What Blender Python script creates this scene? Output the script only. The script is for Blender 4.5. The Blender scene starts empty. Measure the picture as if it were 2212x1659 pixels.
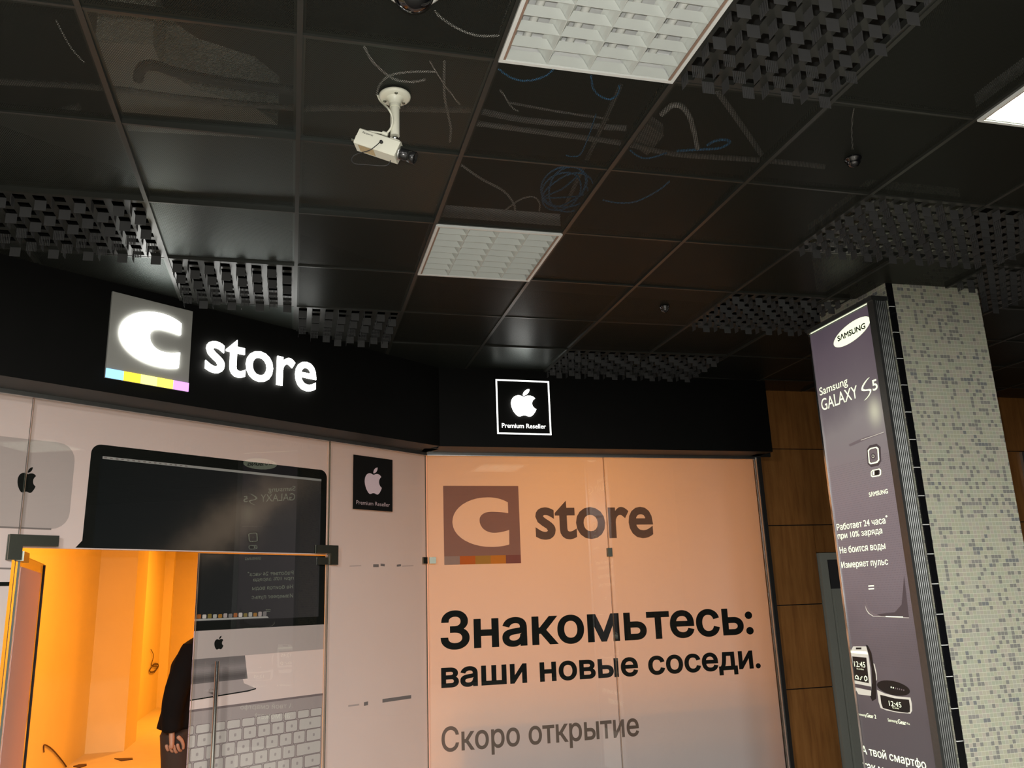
import bpy, bmesh, math, random
import numpy as np
from mathutils import Vector, Matrix

random.seed(7)
S = bpy.context.scene
COL = S.collection

# ---------------------------------------------------------------- camera
F = 1834.0
YAW, PIT, ROL = .2565, .2524, -.0367
CZ = 1.65
W, H = 2212, 1659
cy, sy, cp, sp, cr, sr = (math.cos(YAW), math.sin(YAW), math.cos(PIT), math.sin(PIT), math.cos(ROL), math.sin(ROL))
FW = np.array([sy*cp, cy*cp, sp])
_rt = np.array([cy, -sy, 0.0])
_up = np.cross(_rt, FW)
RT = cr*_rt + sr*_up
UP = -sr*_rt + cr*_up
CAM = np.array([0.0, 0.0, CZ])
cd = bpy.data.cameras.new('camera')
cam = bpy.data.objects.new('camera', cd)
COL.objects.link(cam)
cd.sensor_fit = 'HORIZONTAL'
cd.sensor_width = 36.0
cd.lens = 36.0*F/W
cd.clip_start = .02
M = Matrix(((RT[0], UP[0], -FW[0], 0), (RT[1], UP[1], -FW[1], 0), (RT[2], UP[2], -FW[2], CZ), (0, 0, 0, 1)))
cam.matrix_world = M
S.camera = cam

# ---------------------------------------------------------------- world, exposure, flash
S.view_settings.view_transform = 'Standard'
S.view_settings.look = 'None'
S.view_settings.exposure = 0.0
S.view_settings.gamma = 1.0
S.view_settings.use_curve_mapping = False
S.cycles.use_denoising = True
S.cycles.max_bounces = 7
S.cycles.diffuse_bounces = 4
S.cycles.glossy_bounces = 4
S.cycles.transparent_max_bounces = 14
S.cycles.caustics_reflective = False
S.cycles.caustics_refractive = False
S.cycles.sample_clamp_indirect = 6.0
S.cycles.filter_width = 1.5
wd = bpy.data.worlds.new('world')
S.world = wd
wd.use_nodes = True
wd.node_tree.nodes['Background'].inputs[0].default_value = (.85, .85, .85, 1)
wd.node_tree.nodes['Background'].inputs[1].default_value = .012


def lamp(name, kind, loc, power, color, parent=None, size=.05, size_y=None, aim=None, spread=None):
    d = bpy.data.lights.new(name, kind)
    d.energy = power
    d.color = color
    if kind == 'AREA':
        d.shape = 'RECTANGLE'
        d.size = size
        d.size_y = size_y or size
        if spread:
            d.spread = spread
    else:
        d.shadow_soft_size = size
    o = bpy.data.objects.new(name, d)
    COL.objects.link(o)
    o.location = loc
    if aim is not None:
        o.rotation_euler = (Vector(aim)-Vector(loc)).to_track_quat('-Z', 'Y').to_euler()
    if parent:
        o.parent = parent
    return o


# the photographer's own flash, fixed to the camera body just above the lens
fl = CAM + UP*.06 - RT*.02 + FW*.02
lamp('camera_flash', 'POINT', tuple(fl), 165, (1.0, .98, .93), size=.012)
# warm work lamps inside the shop under its ceiling
WARM = (1.0, .345, .03)
lamp('shop_work_lamp', 'AREA', (-.7, 9.2, 3.15), 138, WARM, size=.6, aim=(-.7, 9.2, 0))
lamp('shop_work_lamp', 'AREA', (2.0, 7.3, 3.12), 40, WARM, size=.6, aim=(2.0, 7.3, 0))
lamp('shop_work_lamp', 'AREA', (-.6, 15.2, 3.15), 170, WARM, size=.6, aim=(-.6, 15.2, 0))


# ---------------------------------------------------------------- projections onto the real planes
def ray(x, y):
    return FW + (x-1106)/F*RT - (y-829.5)/F*UP


def on_z(x, y, z):
    d = ray(x, y)
    return CAM + d*(z-CZ)/d[2]


class Plane:
    """A vertical plane: s runs to the viewer's right, z up, off towards the viewer."""
    def __init__(self, o, deg=None, d=None):
        self.d = np.array([math.cos(math.radians(deg)), math.sin(math.radians(deg)), 0.0]) if d is None else np.array(d, float)
        self.n = np.array([self.d[1], -self.d[0], 0.0])
        self.o = np.array([o[0], o[1], 0.0])

    def shift(self, off):
        p = Plane((0, 0), d=self.d)
        p.o = self.o + self.n*off
        return p

    def pt(self, s, z, off=0.0):
        return self.o + self.d*s + self.n*off + np.array([0, 0, z])

    def at(self, x, y):
        r = ray(x, y)
        q = CAM + r*((self.o-CAM)@self.n)/(r@self.n)
        return float((q-self.o)@self.d), float(q[2])


ZC = 3.304                      # ceiling grid height
ZB = 2.735                      # underside of the fascia
GX, GY = -.62, 2.2546           # ceiling grid origin, 600 mm modules
AX, AY = .985, 5.815
LF = Plane((AX, AY), 35.7)      # left fascia face
RF = Plane((AX, AY), 2.085)     # right fascia face
LG = Plane((.93, 6.083), 35.7)  # left shop glass
RG = Plane((.93, 6.083), 1.3)  # right shop glass
LB, RB = LG.shift(-.022), RG.shift(-.022)   # sheets hung just behind the glass
PX, PY, PW = 3.175, 3.80, .62   # pillar
BX = Plane((3.085, 3.80), d=(0, -1, 0))     # face of the light box


# ---------------------------------------------------------------- materials
def mat(name, color=(.5, .5, .5), rough=.5, metal=0.0, emit=None, estr=0.0, spec=.5, noise=0.0, nscale=8.0, alpha=None):
    m = bpy.data.materials.new(name)
    m.use_nodes = True
    nt = m.node_tree
    b = nt.nodes['Principled BSDF']
    b.inputs['Base Color'].default_value = (*color, 1)
    b.inputs['Roughness'].default_value = rough
    b.inputs['Metallic'].default_value = metal
    b.inputs['Specular IOR Level'].default_value = spec
    if emit:
        b.inputs['Emission Color'].default_value = (*emit, 1)
        b.inputs['Emission Strength'].default_value = estr
    if noise:
        tc = nt.nodes.new('ShaderNodeTexCoord')
        nz = nt.nodes.new('ShaderNodeTexNoise')
        nz.inputs['Scale'].default_value = nscale
        nz.inputs['Detail'].default_value = 4
        nt.links.new(tc.outputs['Object'], nz.inputs['Vector'])
        mx = nt.nodes.new('ShaderNodeMix')
        mx.data_type = 'RGBA'
        mx.inputs['A'].default_value = tuple(c*(1-noise) for c in color)+(1,)
        mx.inputs['B'].default_value = tuple(min(1, c*(1+noise)) for c in color)+(1,)
        nt.links.new(nz.outputs['Fac'], mx.inputs['Factor'])
        nt.links.new(mx.outputs['Result'], b.inputs['Base Color'])
    return m


class NT:
    """Small helper to write node graphs in one line each."""
    def __init__(self, m):
        self.t = m.node_tree

    def n(self, kind, **kw):
        nd = self.t.nodes.new(kind)
        for k, v in kw.items():
            setattr(nd, k, v)
        return nd

    def math(self, op, a, b=None, c=None):
        nd = self.n('ShaderNodeMath', operation=op)
        for i, v in enumerate((a, b, c)):
            if v is None:
                continue
            if isinstance(v, (int, float)):
                nd.inputs[i].default_value = v
            else:
                self.t.links.new(v, nd.inputs[i])
        return nd.outputs[0]

    def link(self, a, b):
        self.t.links.new(a, b)

    def ramp(self, fac, stops, interp='LINEAR'):
        r = self.n('ShaderNodeValToRGB')
        r.color_ramp.interpolation = interp
        while len(r.color_ramp.elements) < len(stops):
            r.color_ramp.elements.new(.5)
        for e, (p, c) in zip(r.color_ramp.elements, stops):
            e.position = p
            e.color = (*c, 1)
        self.link(fac, r.inputs[0])
        return r.outputs[0]

    def mix(self, fac, a, b):
        nd = self.n('ShaderNodeMix', data_type='RGBA')
        for s, v in (('Factor', fac), ('A', a), ('B', b)):
            if isinstance(v, (int, float)):
                nd.inputs[s].default_value = v
            elif isinstance(v, tuple):
                nd.inputs[s].default_value = (*v, 1)
            else:
                self.link(v, nd.inputs[s])
        return nd.outputs['Result']


def perforated(name, color, rough, pitch=.0066, hole=.30, border=.283, spec=.06):
    m = mat(name, color, rough, spec=spec)
    m.node_tree.nodes['Principled BSDF'].inputs['Specular Tint'].default_value = (.62, .95, .84, 1)
    g = NT(m)
    tc = g.n('ShaderNodeTexCoord')
    sx = g.n('ShaderNodeSeparateXYZ')
    g.link(tc.outputs['Object'], sx.inputs[0])
    u = g.math('DIVIDE', sx.outputs[0], pitch)
    v = g.math('DIVIDE', sx.outputs[1], pitch*1.7320508)

    def dist(du):
        a = g.math('SUBTRACT', g.math('FRACT', g.math('ADD', u, du)), .5)
        b = g.math('MULTIPLY', g.math('SUBTRACT', g.math('FRACT', g.math('ADD', v, du)), .5), 1.7320508)
        return g.math('SQRT', g.math('ADD', g.math('MULTIPLY', a, a), g.math('MULTIPLY', b, b)))
    dmin = g.math('MINIMUM', dist(100.0), dist(100.5))
    holes = g.math('LESS_THAN', dmin, hole)
    inside = g.math('LESS_THAN', g.math('MAXIMUM', g.math('ABSOLUTE', sx.outputs[0]), g.math('ABSOLUTE', sx.outputs[1])), border)
    fac = g.math('MULTIPLY', holes, inside)
    tr = g.n('ShaderNodeBsdfTransparent')
    ms = g.n('ShaderNodeMixShader')
    out = g.t.nodes['Material Output']
    g.link(fac, ms.inputs[0])
    g.link(g.t.nodes['Principled BSDF'].outputs[0], ms.inputs[1])
    g.link(tr.outputs[0], ms.inputs[2])
    g.link(ms.outputs[0], out.inputs[0])
    return m


def glass_mat(name, tint=(.93, .97, .95), boost=1.7):
    m = mat(name)
    g = NT(m)
    fr = g.n('ShaderNodeFresnel')
    fr.inputs['IOR'].default_value = 1.5
    geo = g.n('ShaderNodeNewGeometry')
    front = g.math('SUBTRACT', 1.0, geo.outputs['Backfacing'])
    fac = g.math('MINIMUM', g.math('MULTIPLY', g.math('MULTIPLY', fr.outputs[0], boost), front), .95)
    tr = g.n('ShaderNodeBsdfTransparent')
    tr.inputs[0].default_value = (*tint, 1)
    gl = g.n('ShaderNodeBsdfGlossy')
    gl.inputs['Roughness'].default_value = .0
    ms = g.n('ShaderNodeMixShader')
    g.link(fac, ms.inputs[0])
    g.link(tr.outputs[0], ms.inputs[1])
    g.link(gl.outputs[0], ms.inputs[2])
    g.link(ms.outputs[0], g.t.nodes['Material Output'].inputs[0])
    return m


def film(name, color, trans, tcol=None, mott=.04):
    """Thin printed sheet that lets some of the light behind it through."""
    m = mat(name)
    g = NT(m)
    tc = g.n('ShaderNodeTexCoord')
    nz = g.n('ShaderNodeTexNoise')
    nz.inputs['Scale'].default_value = 3.0
    nz.inputs['Detail'].default_value = 5
    g.link(tc.outputs['Object'], nz.inputs['Vector'])
    col = g.mix(nz.outputs['Fac'], tuple(c*(1-mott) for c in color), tuple(min(1, c*(1+mott)) for c in color))
    df = g.n('ShaderNodeBsdfDiffuse')
    tl = g.n('ShaderNodeBsdfTranslucent')
    tl.inputs[0].default_value = (*(tcol or color), 1)
    g.link(col, df.inputs[0])
    ms = g.n('ShaderNodeMixShader')
    ms.inputs[0].default_value = trans
    g.link(df.outputs[0], ms.inputs[1])
    g.link(tl.outputs[0], ms.inputs[2])
    g.link(ms.outputs[0], g.t.nodes['Material Output'].inputs[0])
    return m


def emit_mat(name, color, strength):
    return mat(name, tuple(min(1, c) for c in color), .5, emit=color, estr=strength)


m_black = mat('black_satin', (.004, .004, .0035), .6, spec=.12, noise=.2)
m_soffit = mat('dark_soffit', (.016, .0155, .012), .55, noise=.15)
m_alu = mat('brushed_aluminium', (.62, .63, .62), .32, metal=1.0, noise=.08, nscale=40)
m_steel = mat('polished_steel', (.72, .72, .70), .12, metal=1.0, noise=.03)
m_fit = mat('satin_steel_fitting', (.20, .21, .17), .34, metal=1.0, noise=.06, nscale=30)
m_white = mat('white_enamel', (.78, .80, .78), .35, noise=.02)
m_cream = mat('cream_plastic', (.74, .74, .62), .4, noise=.03)
m_tray = mat('luminaire_housing', (.70, .71, .70), .4, noise=.03)
m_louver = mat('white_louver', (.62, .65, .62), .28, noise=.02)
m_rail = mat('dark_rail', (.028, .029, .025), .30, spec=.3, noise=.15)
m_panel = perforated('perforated_panel', (.022, .023, .019), .34, hole=.37)
m_panel_shiny = perforated('perforated_panel_shiny', (.024, .025, .021), .36, hole=.37, spec=.5)
m_tab = perforated('perforated_tab', (.066, .066, .066), .42, hole=.28, border=9)
m_sheet = mat('grille_sheet', (.026, .027, .024), .34, spec=.5, noise=.1)
m_slab = mat('plenum_concrete', (.026, .025, .022), .9, noise=.3, nscale=3)
m_floor = mat('floor_tile', (.11, .105, .09), .35, noise=.1)
m_shopwall = mat('plaster_wall', (.80, .71, .42), .85, noise=.05, nscale=2)
m_shopfloor = mat('screed_floor', (.66, .60, .48), .8, noise=.08, nscale=5)
m_glass = glass_mat('shop_glass')
m_gedge = mat('glass_edge', (.10, .11, .09), .2)
m_gglow = film('glass_edge_frosted', (.5, .42, .32), .75, (.9, .75, .55))
m_filmL = film('white_window_film', (.96, .72, .75), .18, (.75, .7, .62))
m_filmR = film('white_banner_film', (.87, .67, .73), .42, (.82, .78, .70))
m_ipad = film('print_pale_grey', (.66, .485, .485), .14)
m_iline = film('print_plum_grey', (.30, .22, .22), .10)
m_ink = mat('print_black', (.012, .011, .010), .6, spec=.06, noise=.2)
m_inkR = film('print_brown_grey', (.17, .115, .10), .20, (.45, .3, .26))
m_logoR = film('print_mauve', (.33, .20, .19), .32, (.60, .38, .33))
m_key = film('print_key', (.82, .63, .62), .14)
m_keyline = film('print_key_outline', (.30, .20, .21), .12)
m_kbody = film('print_keyboard_body', (.55, .40, .41), .14)
m_menubar = film('print_menu_bar', (.52, .43, .43), .1)
m_sq = mat('grey_acrylic', (.33, .33, .305), .35, noise=.03)
m_let = emit_mat('lit_white_acrylic', (1.0, 1.0, .95), 7.0)
m_let2 = emit_mat('lit_white_line', (1.0, 1.0, .95), 2.2)
m_tube_off = mat('unlit_tube', (.75, .76, .72), .25)
m_tube_on = emit_mat('lit_tube', (.95, 1.0, .82), 20.0)
m_tube_hot = emit_mat('bright_lit_tube', (.95, 1.0, .82), 120.0)
m_cable_w = mat('white_cable', (.62, .60, .55), .5)
m_cable_b = mat('blue_cable', (.06, .32, .66), .45)
m_duct = mat('pale_duct', (.62, .62, .54), .6, noise=.25, nscale=6)
m_cable_k = mat('black_cable', (.02, .02, .02), .5)
m_conduit = mat('grey_conduit', (.40, .38, .36), .6, noise=.1)
m_dome = mat('dark_dome_glass', (.004, .004, .005), .04, spec=.8)
m_lens = mat('lens_black', (.012, .012, .012), .25)
m_sticker = mat('camera_label', (.55, .42, .22), .6, noise=.5, nscale=300)
m_skin = mat('skin', (.42, .24, .16), .55, noise=.08)
m_coat = mat('black_coat', (.006, .0055, .0055), .9, spec=.1, noise=.3)
m_hair = mat('dark_hair', (.02, .015, .012), .7)
m_trouser = mat('dark_trousers', (.03, .018, .012), .85, noise=.2)
m_door = mat('grey_green_paint', (.34, .36, .32), .45, noise=.05)
m_doorglass = mat('dark_door_glass', (.055, .055, .06), .15)
m_brown_refl = mat('brown_reflection_paint', (.30, .20, .15), .5, noise=.1)
m_ribs = mat('satin_aluminium_ribs', (.21, .22, .215), .42, metal=1.0, noise=.1, nscale=60)
m_dark = mat('dark_gap', (.01, .009, .008), .8)
m_wire = mat('brown_wire', (.06, .025, .012), .6)


def wood():
    m = mat('wood_veneer', rough=.42)
    g = NT(m)
    tc = g.n('ShaderNodeTexCoord')
    mp = g.n('ShaderNodeMapping')
    mp.inputs['Scale'].default_value = (1.0, 1.0, .09)
    g.link(tc.outputs['Object'], mp.inputs[0])
    nz = g.n('ShaderNodeTexNoise')
    nz.inputs['Scale'].default_value = 26
    nz.inputs['Detail'].default_value = 8
    nz.inputs['Roughness'].default_value = .65
    g.link(mp.outputs[0], nz.inputs['Vector'])
    n2 = g.n('ShaderNodeTexNoise')
    n2.inputs['Scale'].default_value = 3
    g.link(tc.outputs['Object'], n2.inputs['Vector'])
    c = g.ramp(nz.outputs['Fac'], [(.3, (.20, .080, .020)), (.5, (.285, .124, .031)), (.72, (.345, .160, .045))])
    c2 = g.mix(n2.outputs['Fac'], (.8, .8, .8), (1.15, 1.1, 1.1))
    mm = g.n('ShaderNodeMix', data_type='RGBA', blend_type='MULTIPLY')
    mm.inputs['Factor'].default_value = 1
    g.link(c, mm.inputs['A'])
    g.link(c2, mm.inputs['B'])
    g.link(mm.outputs['Result'], g.t.nodes['Principled BSDF'].inputs['Base Color'])
    return m


def mosaic():
    m = mat('mosaic_tile', rough=.22)
    g = NT(m)
    tc = g.n('ShaderNodeTexCoord')
    sx = g.n('ShaderNodeSeparateXYZ')
    g.link(tc.outputs['Object'], sx.inputs[0])
    T = .0215
    u = g.math('DIVIDE', g.math('ADD', g.math('ADD', sx.outputs[0], sx.outputs[1]), 20.0), T)
    v = g.math('DIVIDE', sx.outputs[2], T)
    fu, fv = g.math('FLOOR', u), g.math('FLOOR', v)

    def wn(a, b):
        cb = g.n('ShaderNodeCombineXYZ')
        g.link(a, cb.inputs[0])
        g.link(b, cb.inputs[1])
        w = g.n('ShaderNodeTexWhiteNoise', noise_dimensions='2D')
        g.link(cb.outputs[0], w.inputs['Vector'])
        return w.outputs['Value']
    r1 = wn(fu, fv)
    r2 = wn(g.math('FLOOR', g.math('ADD', g.math('DIVIDE', fu, 3.0), g.math('MULTIPLY', fv, .37))), fv)
    dark = g.math('MAXIMUM', g.math('GREATER_THAN', r1, .84), g.math('MULTIPLY', g.math('GREATER_THAN', r2, .85), g.math('GREATER_THAN', r1, .35)))
    base = g.ramp(r1, [(0, (.40, .405, .305)), (.2, (.415, .385, .325)), (.38, (.375, .40, .31)), (.55, (.40, .40, .33)), (.72, (.43, .415, .325))], 'CONSTANT')
    dk = g.ramp(r2, [(0, (.225, .225, .205)), (.9, (.26, .255, .235)), (.95, (.19, .20, .20))], 'CONSTANT')
    c = g.mix(dark, base, dk)
    eu = g.math('LESS_THAN', g.math('FRACT', u), .09)
    ev = g.math('LESS_THAN', g.math('FRACT', v), .11)
    grout = g.math('MAXIMUM', g.math('MULTIPLY', eu, .6), ev)
    c = g.mix(grout, c, (.54, .55, .43))
    g.link(c, g.t.nodes['Principled BSDF'].inputs['Base Color'])
    g.link(g.math('ADD', g.math('MULTIPLY', grout, .5), .22), g.t.nodes['Principled BSDF'].inputs['Roughness'])
    return m


def screen_print():
    """Dark soft-cloud desktop picture printed on the window sheet."""
    m = mat('print_dark_screen', rough=.6, spec=.06)
    g = NT(m)
    tc = g.n('ShaderNodeTexCoord')
    sx = g.n('ShaderNodeSeparateXYZ')
    g.link(tc.outputs['Object'], sx.inputs[0])
    # along the sheet and up
    s = g.math('ADD', g.math('MULTIPLY', g.math('SUBTRACT', sx.outputs[0], .93), .812), g.math('MULTIPLY', g.math('SUBTRACT', sx.outputs[1], 6.083), .5835))
    z = sx.outputs[2]
    # distance from a slanting band
    dv = g.math('SUBTRACT', g.math('SUBTRACT', z, 2.13), g.math('MULTIPLY', g.math('ADD', s, 1.60), .62))
    nz = g.n('ShaderNodeTexNoise')
    nz.inputs['Scale'].default_value = 5
    nz.inputs['Detail'].default_value = 7
    g.link(tc.outputs['Object'], nz.inputs['Vector'])
    dv = g.math('ADD', dv, g.math('MULTIPLY', g.math('SUBTRACT', nz.outputs['Fac'], .5), .22))
    band = g.math('POWER', 2.718, g.math('MULTIPLY', g.math('MULTIPLY', dv, dv), -55.0))
    ends = g.math('POWER', 2.718, g.math('MULTIPLY', g.math('POWER', g.math('ABSOLUTE', g.math('ADD', s, 1.42)), 2.0), -5.0))
    k = g.math('MULTIPLY', band, ends)
    side = g.ramp(g.math('MULTIPLY_ADD', s, .55, 1.32), [(0, (.012, .012, .013)), (.45, (.025, .022, .024)), (1, (.075, .06, .065))])
    c = g.mix(k, side, (.21, .14, .115))
    g.link(c, g.t.nodes['Principled BSDF'].inputs['Base Color'])
    return m


def ad_print():
    """Backlit violet-grey advertising print."""
    m = mat('backlit_print', (.05, .05, .05), .3)
    g = NT(m)
    tc = g.n('ShaderNodeTexCoord')
    sx = g.n('ShaderNodeSeparateXYZ')
    g.link(tc.outputs['Object'], sx.inputs[0])
    z = sx.outputs[2]
    y = sx.outputs[1]
    nz = g.n('ShaderNodeTexNoise')
    nz.inputs['Scale'].default_value = 2.6
    nz.inputs['Detail'].default_value = 3
    g.link(tc.outputs['Object'], nz.inputs['Vector'])
    zz = g.math('ADD', z, g.math('MULTIPLY', g.math('SUBTRACT', nz.outputs['Fac'], .5), .35))
    base = g.ramp(g.math('DIVIDE', zz, 3.3), [(0, (.06, .048, .052)), (.30, (.085, .066, .072)), (.40, (.13, .10, .11)), (.52, (.20, .158, .175)), (.66, (.25, .20, .215)),
                                             (.76, (.26, .22, .215)), (.82, (.15, .118, .13)), (.90, (.115, .085, .105)), (.99, (.075, .055, .075))])
    # fine dot pattern of the pictured back cover
    a = g.math('SUBTRACT', g.math('FRACT', g.math('DIVIDE', y, .012)), .5)
    b = g.math('SUBTRACT', g.math('FRACT', g.math('DIVIDE', z, .012)), .5)
    dots = g.math('LESS_THAN', g.math('ADD', g.math('MULTIPLY', a, a), g.math('MULTIPLY', b, b)), .035)
    rng = g.math('MULTIPLY', g.math('LESS_THAN', z, 2.36), g.math('GREATER_THAN', z, 1.25))
    base = g.mix(g.math('MULTIPLY', g.math('MULTIPLY', dots, rng), .55), base, (.05, .04, .045))
    # soft pale spot mixed into the print colour
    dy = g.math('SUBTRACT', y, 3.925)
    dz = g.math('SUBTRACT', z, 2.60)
    spot = g.math('POWER', 2.718, g.math('MULTIPLY', g.math('ADD', g.math('MULTIPLY', g.math('MULTIPLY', dy, dy), 420.0), g.math('MULTIPLY', g.math('MULTIPLY', dz, dz), 210.0)), -1.0))
    base = g.mix(g.math('MULTIPLY', spot, .75), base, (.75, .72, .52))
    pb = g.t.nodes['Principled BSDF']
    g.link(base, pb.inputs['Emission Color'])
    pb.inputs['Emission Strength'].default_value = .85
    return m


m_wood = wood()
m_mosaic = mosaic()
m_screen = screen_print()
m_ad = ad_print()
m_adtext = emit_mat('backlit_white', (.92, 1.0, .72), 1.0)
m_adblack = mat('backlit_black', (.01, .01, .01), .4)
m_adsilver = emit_mat('backlit_silver', (.52, .50, .43), .8)
m_adshade = emit_mat('backlit_shade', (.055, .042, .046), .9)
m_adgrey = emit_mat('backlit_grey', (.13, .105, .11), .9)
m_str_b = emit_mat('lit_blue', (.30, .62, 1.0), 1.25)
m_str_o = emit_mat('lit_amber', (1.0, .68, .05), 1.3)
m_str_y = emit_mat('lit_yellow', (1.0, .95, .25), 1.5)
m_str_g = emit_mat('lit_lemon', (1.0, .82, .12), 1.35)
m_str_m = emit_mat('lit_magenta', (.78, .36, .95), 1.1)
m_pr_b = film('print_lavender', (.38, .30, .31), .35, (.6, .5, .45))
m_pr_r = film('print_vermilion', (.62, .17, .05), .35, (.85, .3, .12))
m_pr_o = film('print_olive', (.42, .27, .08), .4, (.75, .5, .22))
m_pr_a = film('print_orange', (.66, .27, .06), .4, (.9, .45, .15))
m_pr_m = film('print_plum', (.25, .11, .12), .35, (.5, .25, .22))


# ---------------------------------------------------------------- mesh builder
class MB:
    def __init__(self):
        self.v, self.f, self.mi, self.sm, self.mats = [], [], [], [], []

    def m(self, material):
        if material not in self.mats:
            self.mats.append(material)
        return self.mats.index(material)

    def poly(self, pts, material, smooth=False):
        b = len(self.v)
        self.v += [tuple(float(c) for c in p) for p in pts]
        self.f.append(tuple(range(b, b+len(pts))))
        self.mi.append(self.m(material))
        self.sm.append(smooth)

    def mesh(self, verts, faces, material, smooth=False):
        b = len(self.v)
        self.v += [tuple(float(c) for c in p) for p in verts]
        k = self.m(material)
        for f in faces:
            self.f.append(tuple(i+b for i in f))
            self.mi.append(k)
            self.sm.append(smooth)

    def hexa(self, c, material, side=None):
        """Eight corners: bottom ring CCW then top ring CCW."""
        fs = [(3, 2, 1, 0), (4, 5, 6, 7), (0, 1, 5, 4), (1, 2, 6, 5), (2, 3, 7, 6), (3, 0, 4, 7)]
        if side is None:
            self.mesh(c, fs, material)
        else:   # faces 2 and 4 are the big faces, the rest get the side material
            self.mesh(c, [fs[2], fs[4]], material)
            self.mesh(c, [fs[0], fs[1], fs[3], fs[5]], side)

    def box(self, x0, x1, y0, y1, z0, z1, material):
        self.hexa([(x0, y0, z0), (x1, y0, z0), (x1, y1, z0), (x0, y1, z0), (x0, y0, z1), (x1, y0, z1), (x1, y1, z1), (x0, y1, z1)], material)

    def slab(self, P, s0, s1, z0, z1, o0, o1, material, side=None):
        """Box on a vertical plane; o0 is the outer offset, o1 the inner one."""
        self.hexa([P.pt(s0, z0, o0), P.pt(s1, z0, o0), P.pt(s1, z0, o1), P.pt(s0, z0, o1), P.pt(s0, z1, o0), P.pt(s1, z1, o0), P.pt(s1, z1, o1), P.pt(s0, z1, o1)], material, side)

    def shape(self, P, pts, off, material, depth=0.0, side=None):
        """Flat outline on a plane, given depth when it stands proud."""
        a = sum(pts[i][0]*pts[(i+1) % len(pts)][1]-pts[(i+1) % len(pts)][0]*pts[i][1] for i in range(len(pts)))
        if a < 0:
            pts = pts[::-1]
        self.poly([P.pt(s, z, off) for s, z in pts], material)
        if depth:
            n = len(pts)
            for i in range(n):
                a, b = pts[i], pts[(i+1) % n]
                self.poly([P.pt(*a, off-depth), P.pt(*b, off-depth), P.pt(*b, off), P.pt(*a, off)], side or material)

    def tube(self, path, r, material, n=8, caps=True):
        pts = [Vector(p) for p in path]
        rings = []
        up = Vector((0, 0, 1))
        prev = None
        for i, p in enumerate(pts):
            t = (pts[min(i+1, len(pts)-1)]-pts[max(i-1, 0)])
            if t.length < 1e-9:
                t = Vector((0, 0, 1))
            t.normalize()
            if prev is None:
                a = t.orthogonal().normalized()
            else:
                a = (prev-t*prev.dot(t))
                a = a.normalized() if a.length > 1e-6 else t.orthogonal().normalized()
            prev = a
            b = t.cross(a)
            rr = r[i] if isinstance(r, (list, tuple)) else r
            rings.append([p+(a*math.cos(2*math.pi*k/n)+b*math.sin(2*math.pi*k/n))*rr for k in range(n)])
        vs = [v for rg in rings for v in rg]
        fs = []
        for i in range(len(rings)-1):
            for k in range(n):
                fs.append((i*n+k, i*n+(k+1) % n, (i+1)*n+(k+1) % n, (i+1)*n+k))
        self.mesh(vs, fs, material, True)
        if caps:
            self.mesh(rings[0], [tuple(range(n))[::-1]], material)
            self.mesh(rings[-1], [tuple(range(n))], material)

    def lathe(self, prof, c, axis, material, n=32):
        """prof: (radius, height along axis)."""
        ax = Vector(axis).normalized()
        a = ax.orthogonal().normalized()
        b = ax.cross(a)
        c = Vector(c)
        vs, fs = [], []
        for r, h in prof:
            for k in range(n):
                t = 2*math.pi*k/n
                vs.append(c+ax*h+(a*math.cos(t)+b*math.sin(t))*max(r, 1e-5))
        for i in range(len(prof)-1):
            for k in range(n):
                fs.append((i*n+k, i*n+(k+1) % n, (i+1)*n+(k+1) % n, (i+1)*n+k))
        self.mesh(vs, fs, material, True)

    def build(self, name, parent=None, loc=None, smooth_angle=None):
        me = bpy.data.meshes.new(name)
        vs = self.v
        if loc is not None:
            vs = [(x-loc[0], y-loc[1], z-loc[2]) for x, y, z in vs]
        me.from_pydata(vs, [], self.f)
        for k in self.mats:
            me.materials.append(k)
        me.polygons.foreach_set('material_index', self.mi)
        me.polygons.foreach_set('use_smooth', self.sm)
        me.update()
        o = bpy.data.objects.new(name, me)
        COL.objects.link(o)
        if loc is not None:
            o.location = loc
        if parent is not None:
            o.parent = parent
            if loc is not None:
                o.location = Vector(loc)-parent.location
            else:
                o.location = -parent.location
        return o


def tag(o, label, cat=None, group=None, kind=None):
    o['label'] = label
    if cat:
        o['category'] = cat
    if group:
        o['group'] = group
    if kind:
        o['kind'] = kind
    return o


def empty(name, loc, label, cat, group=None, kind=None):
    o = bpy.data.objects.new(name, None)
    COL.objects.link(o)
    o.location = loc
    o.empty_display_size = .1
    return tag(o, label, cat, group, kind)


# ---------------------------------------------------------------- lettering
_tc = {}


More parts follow.
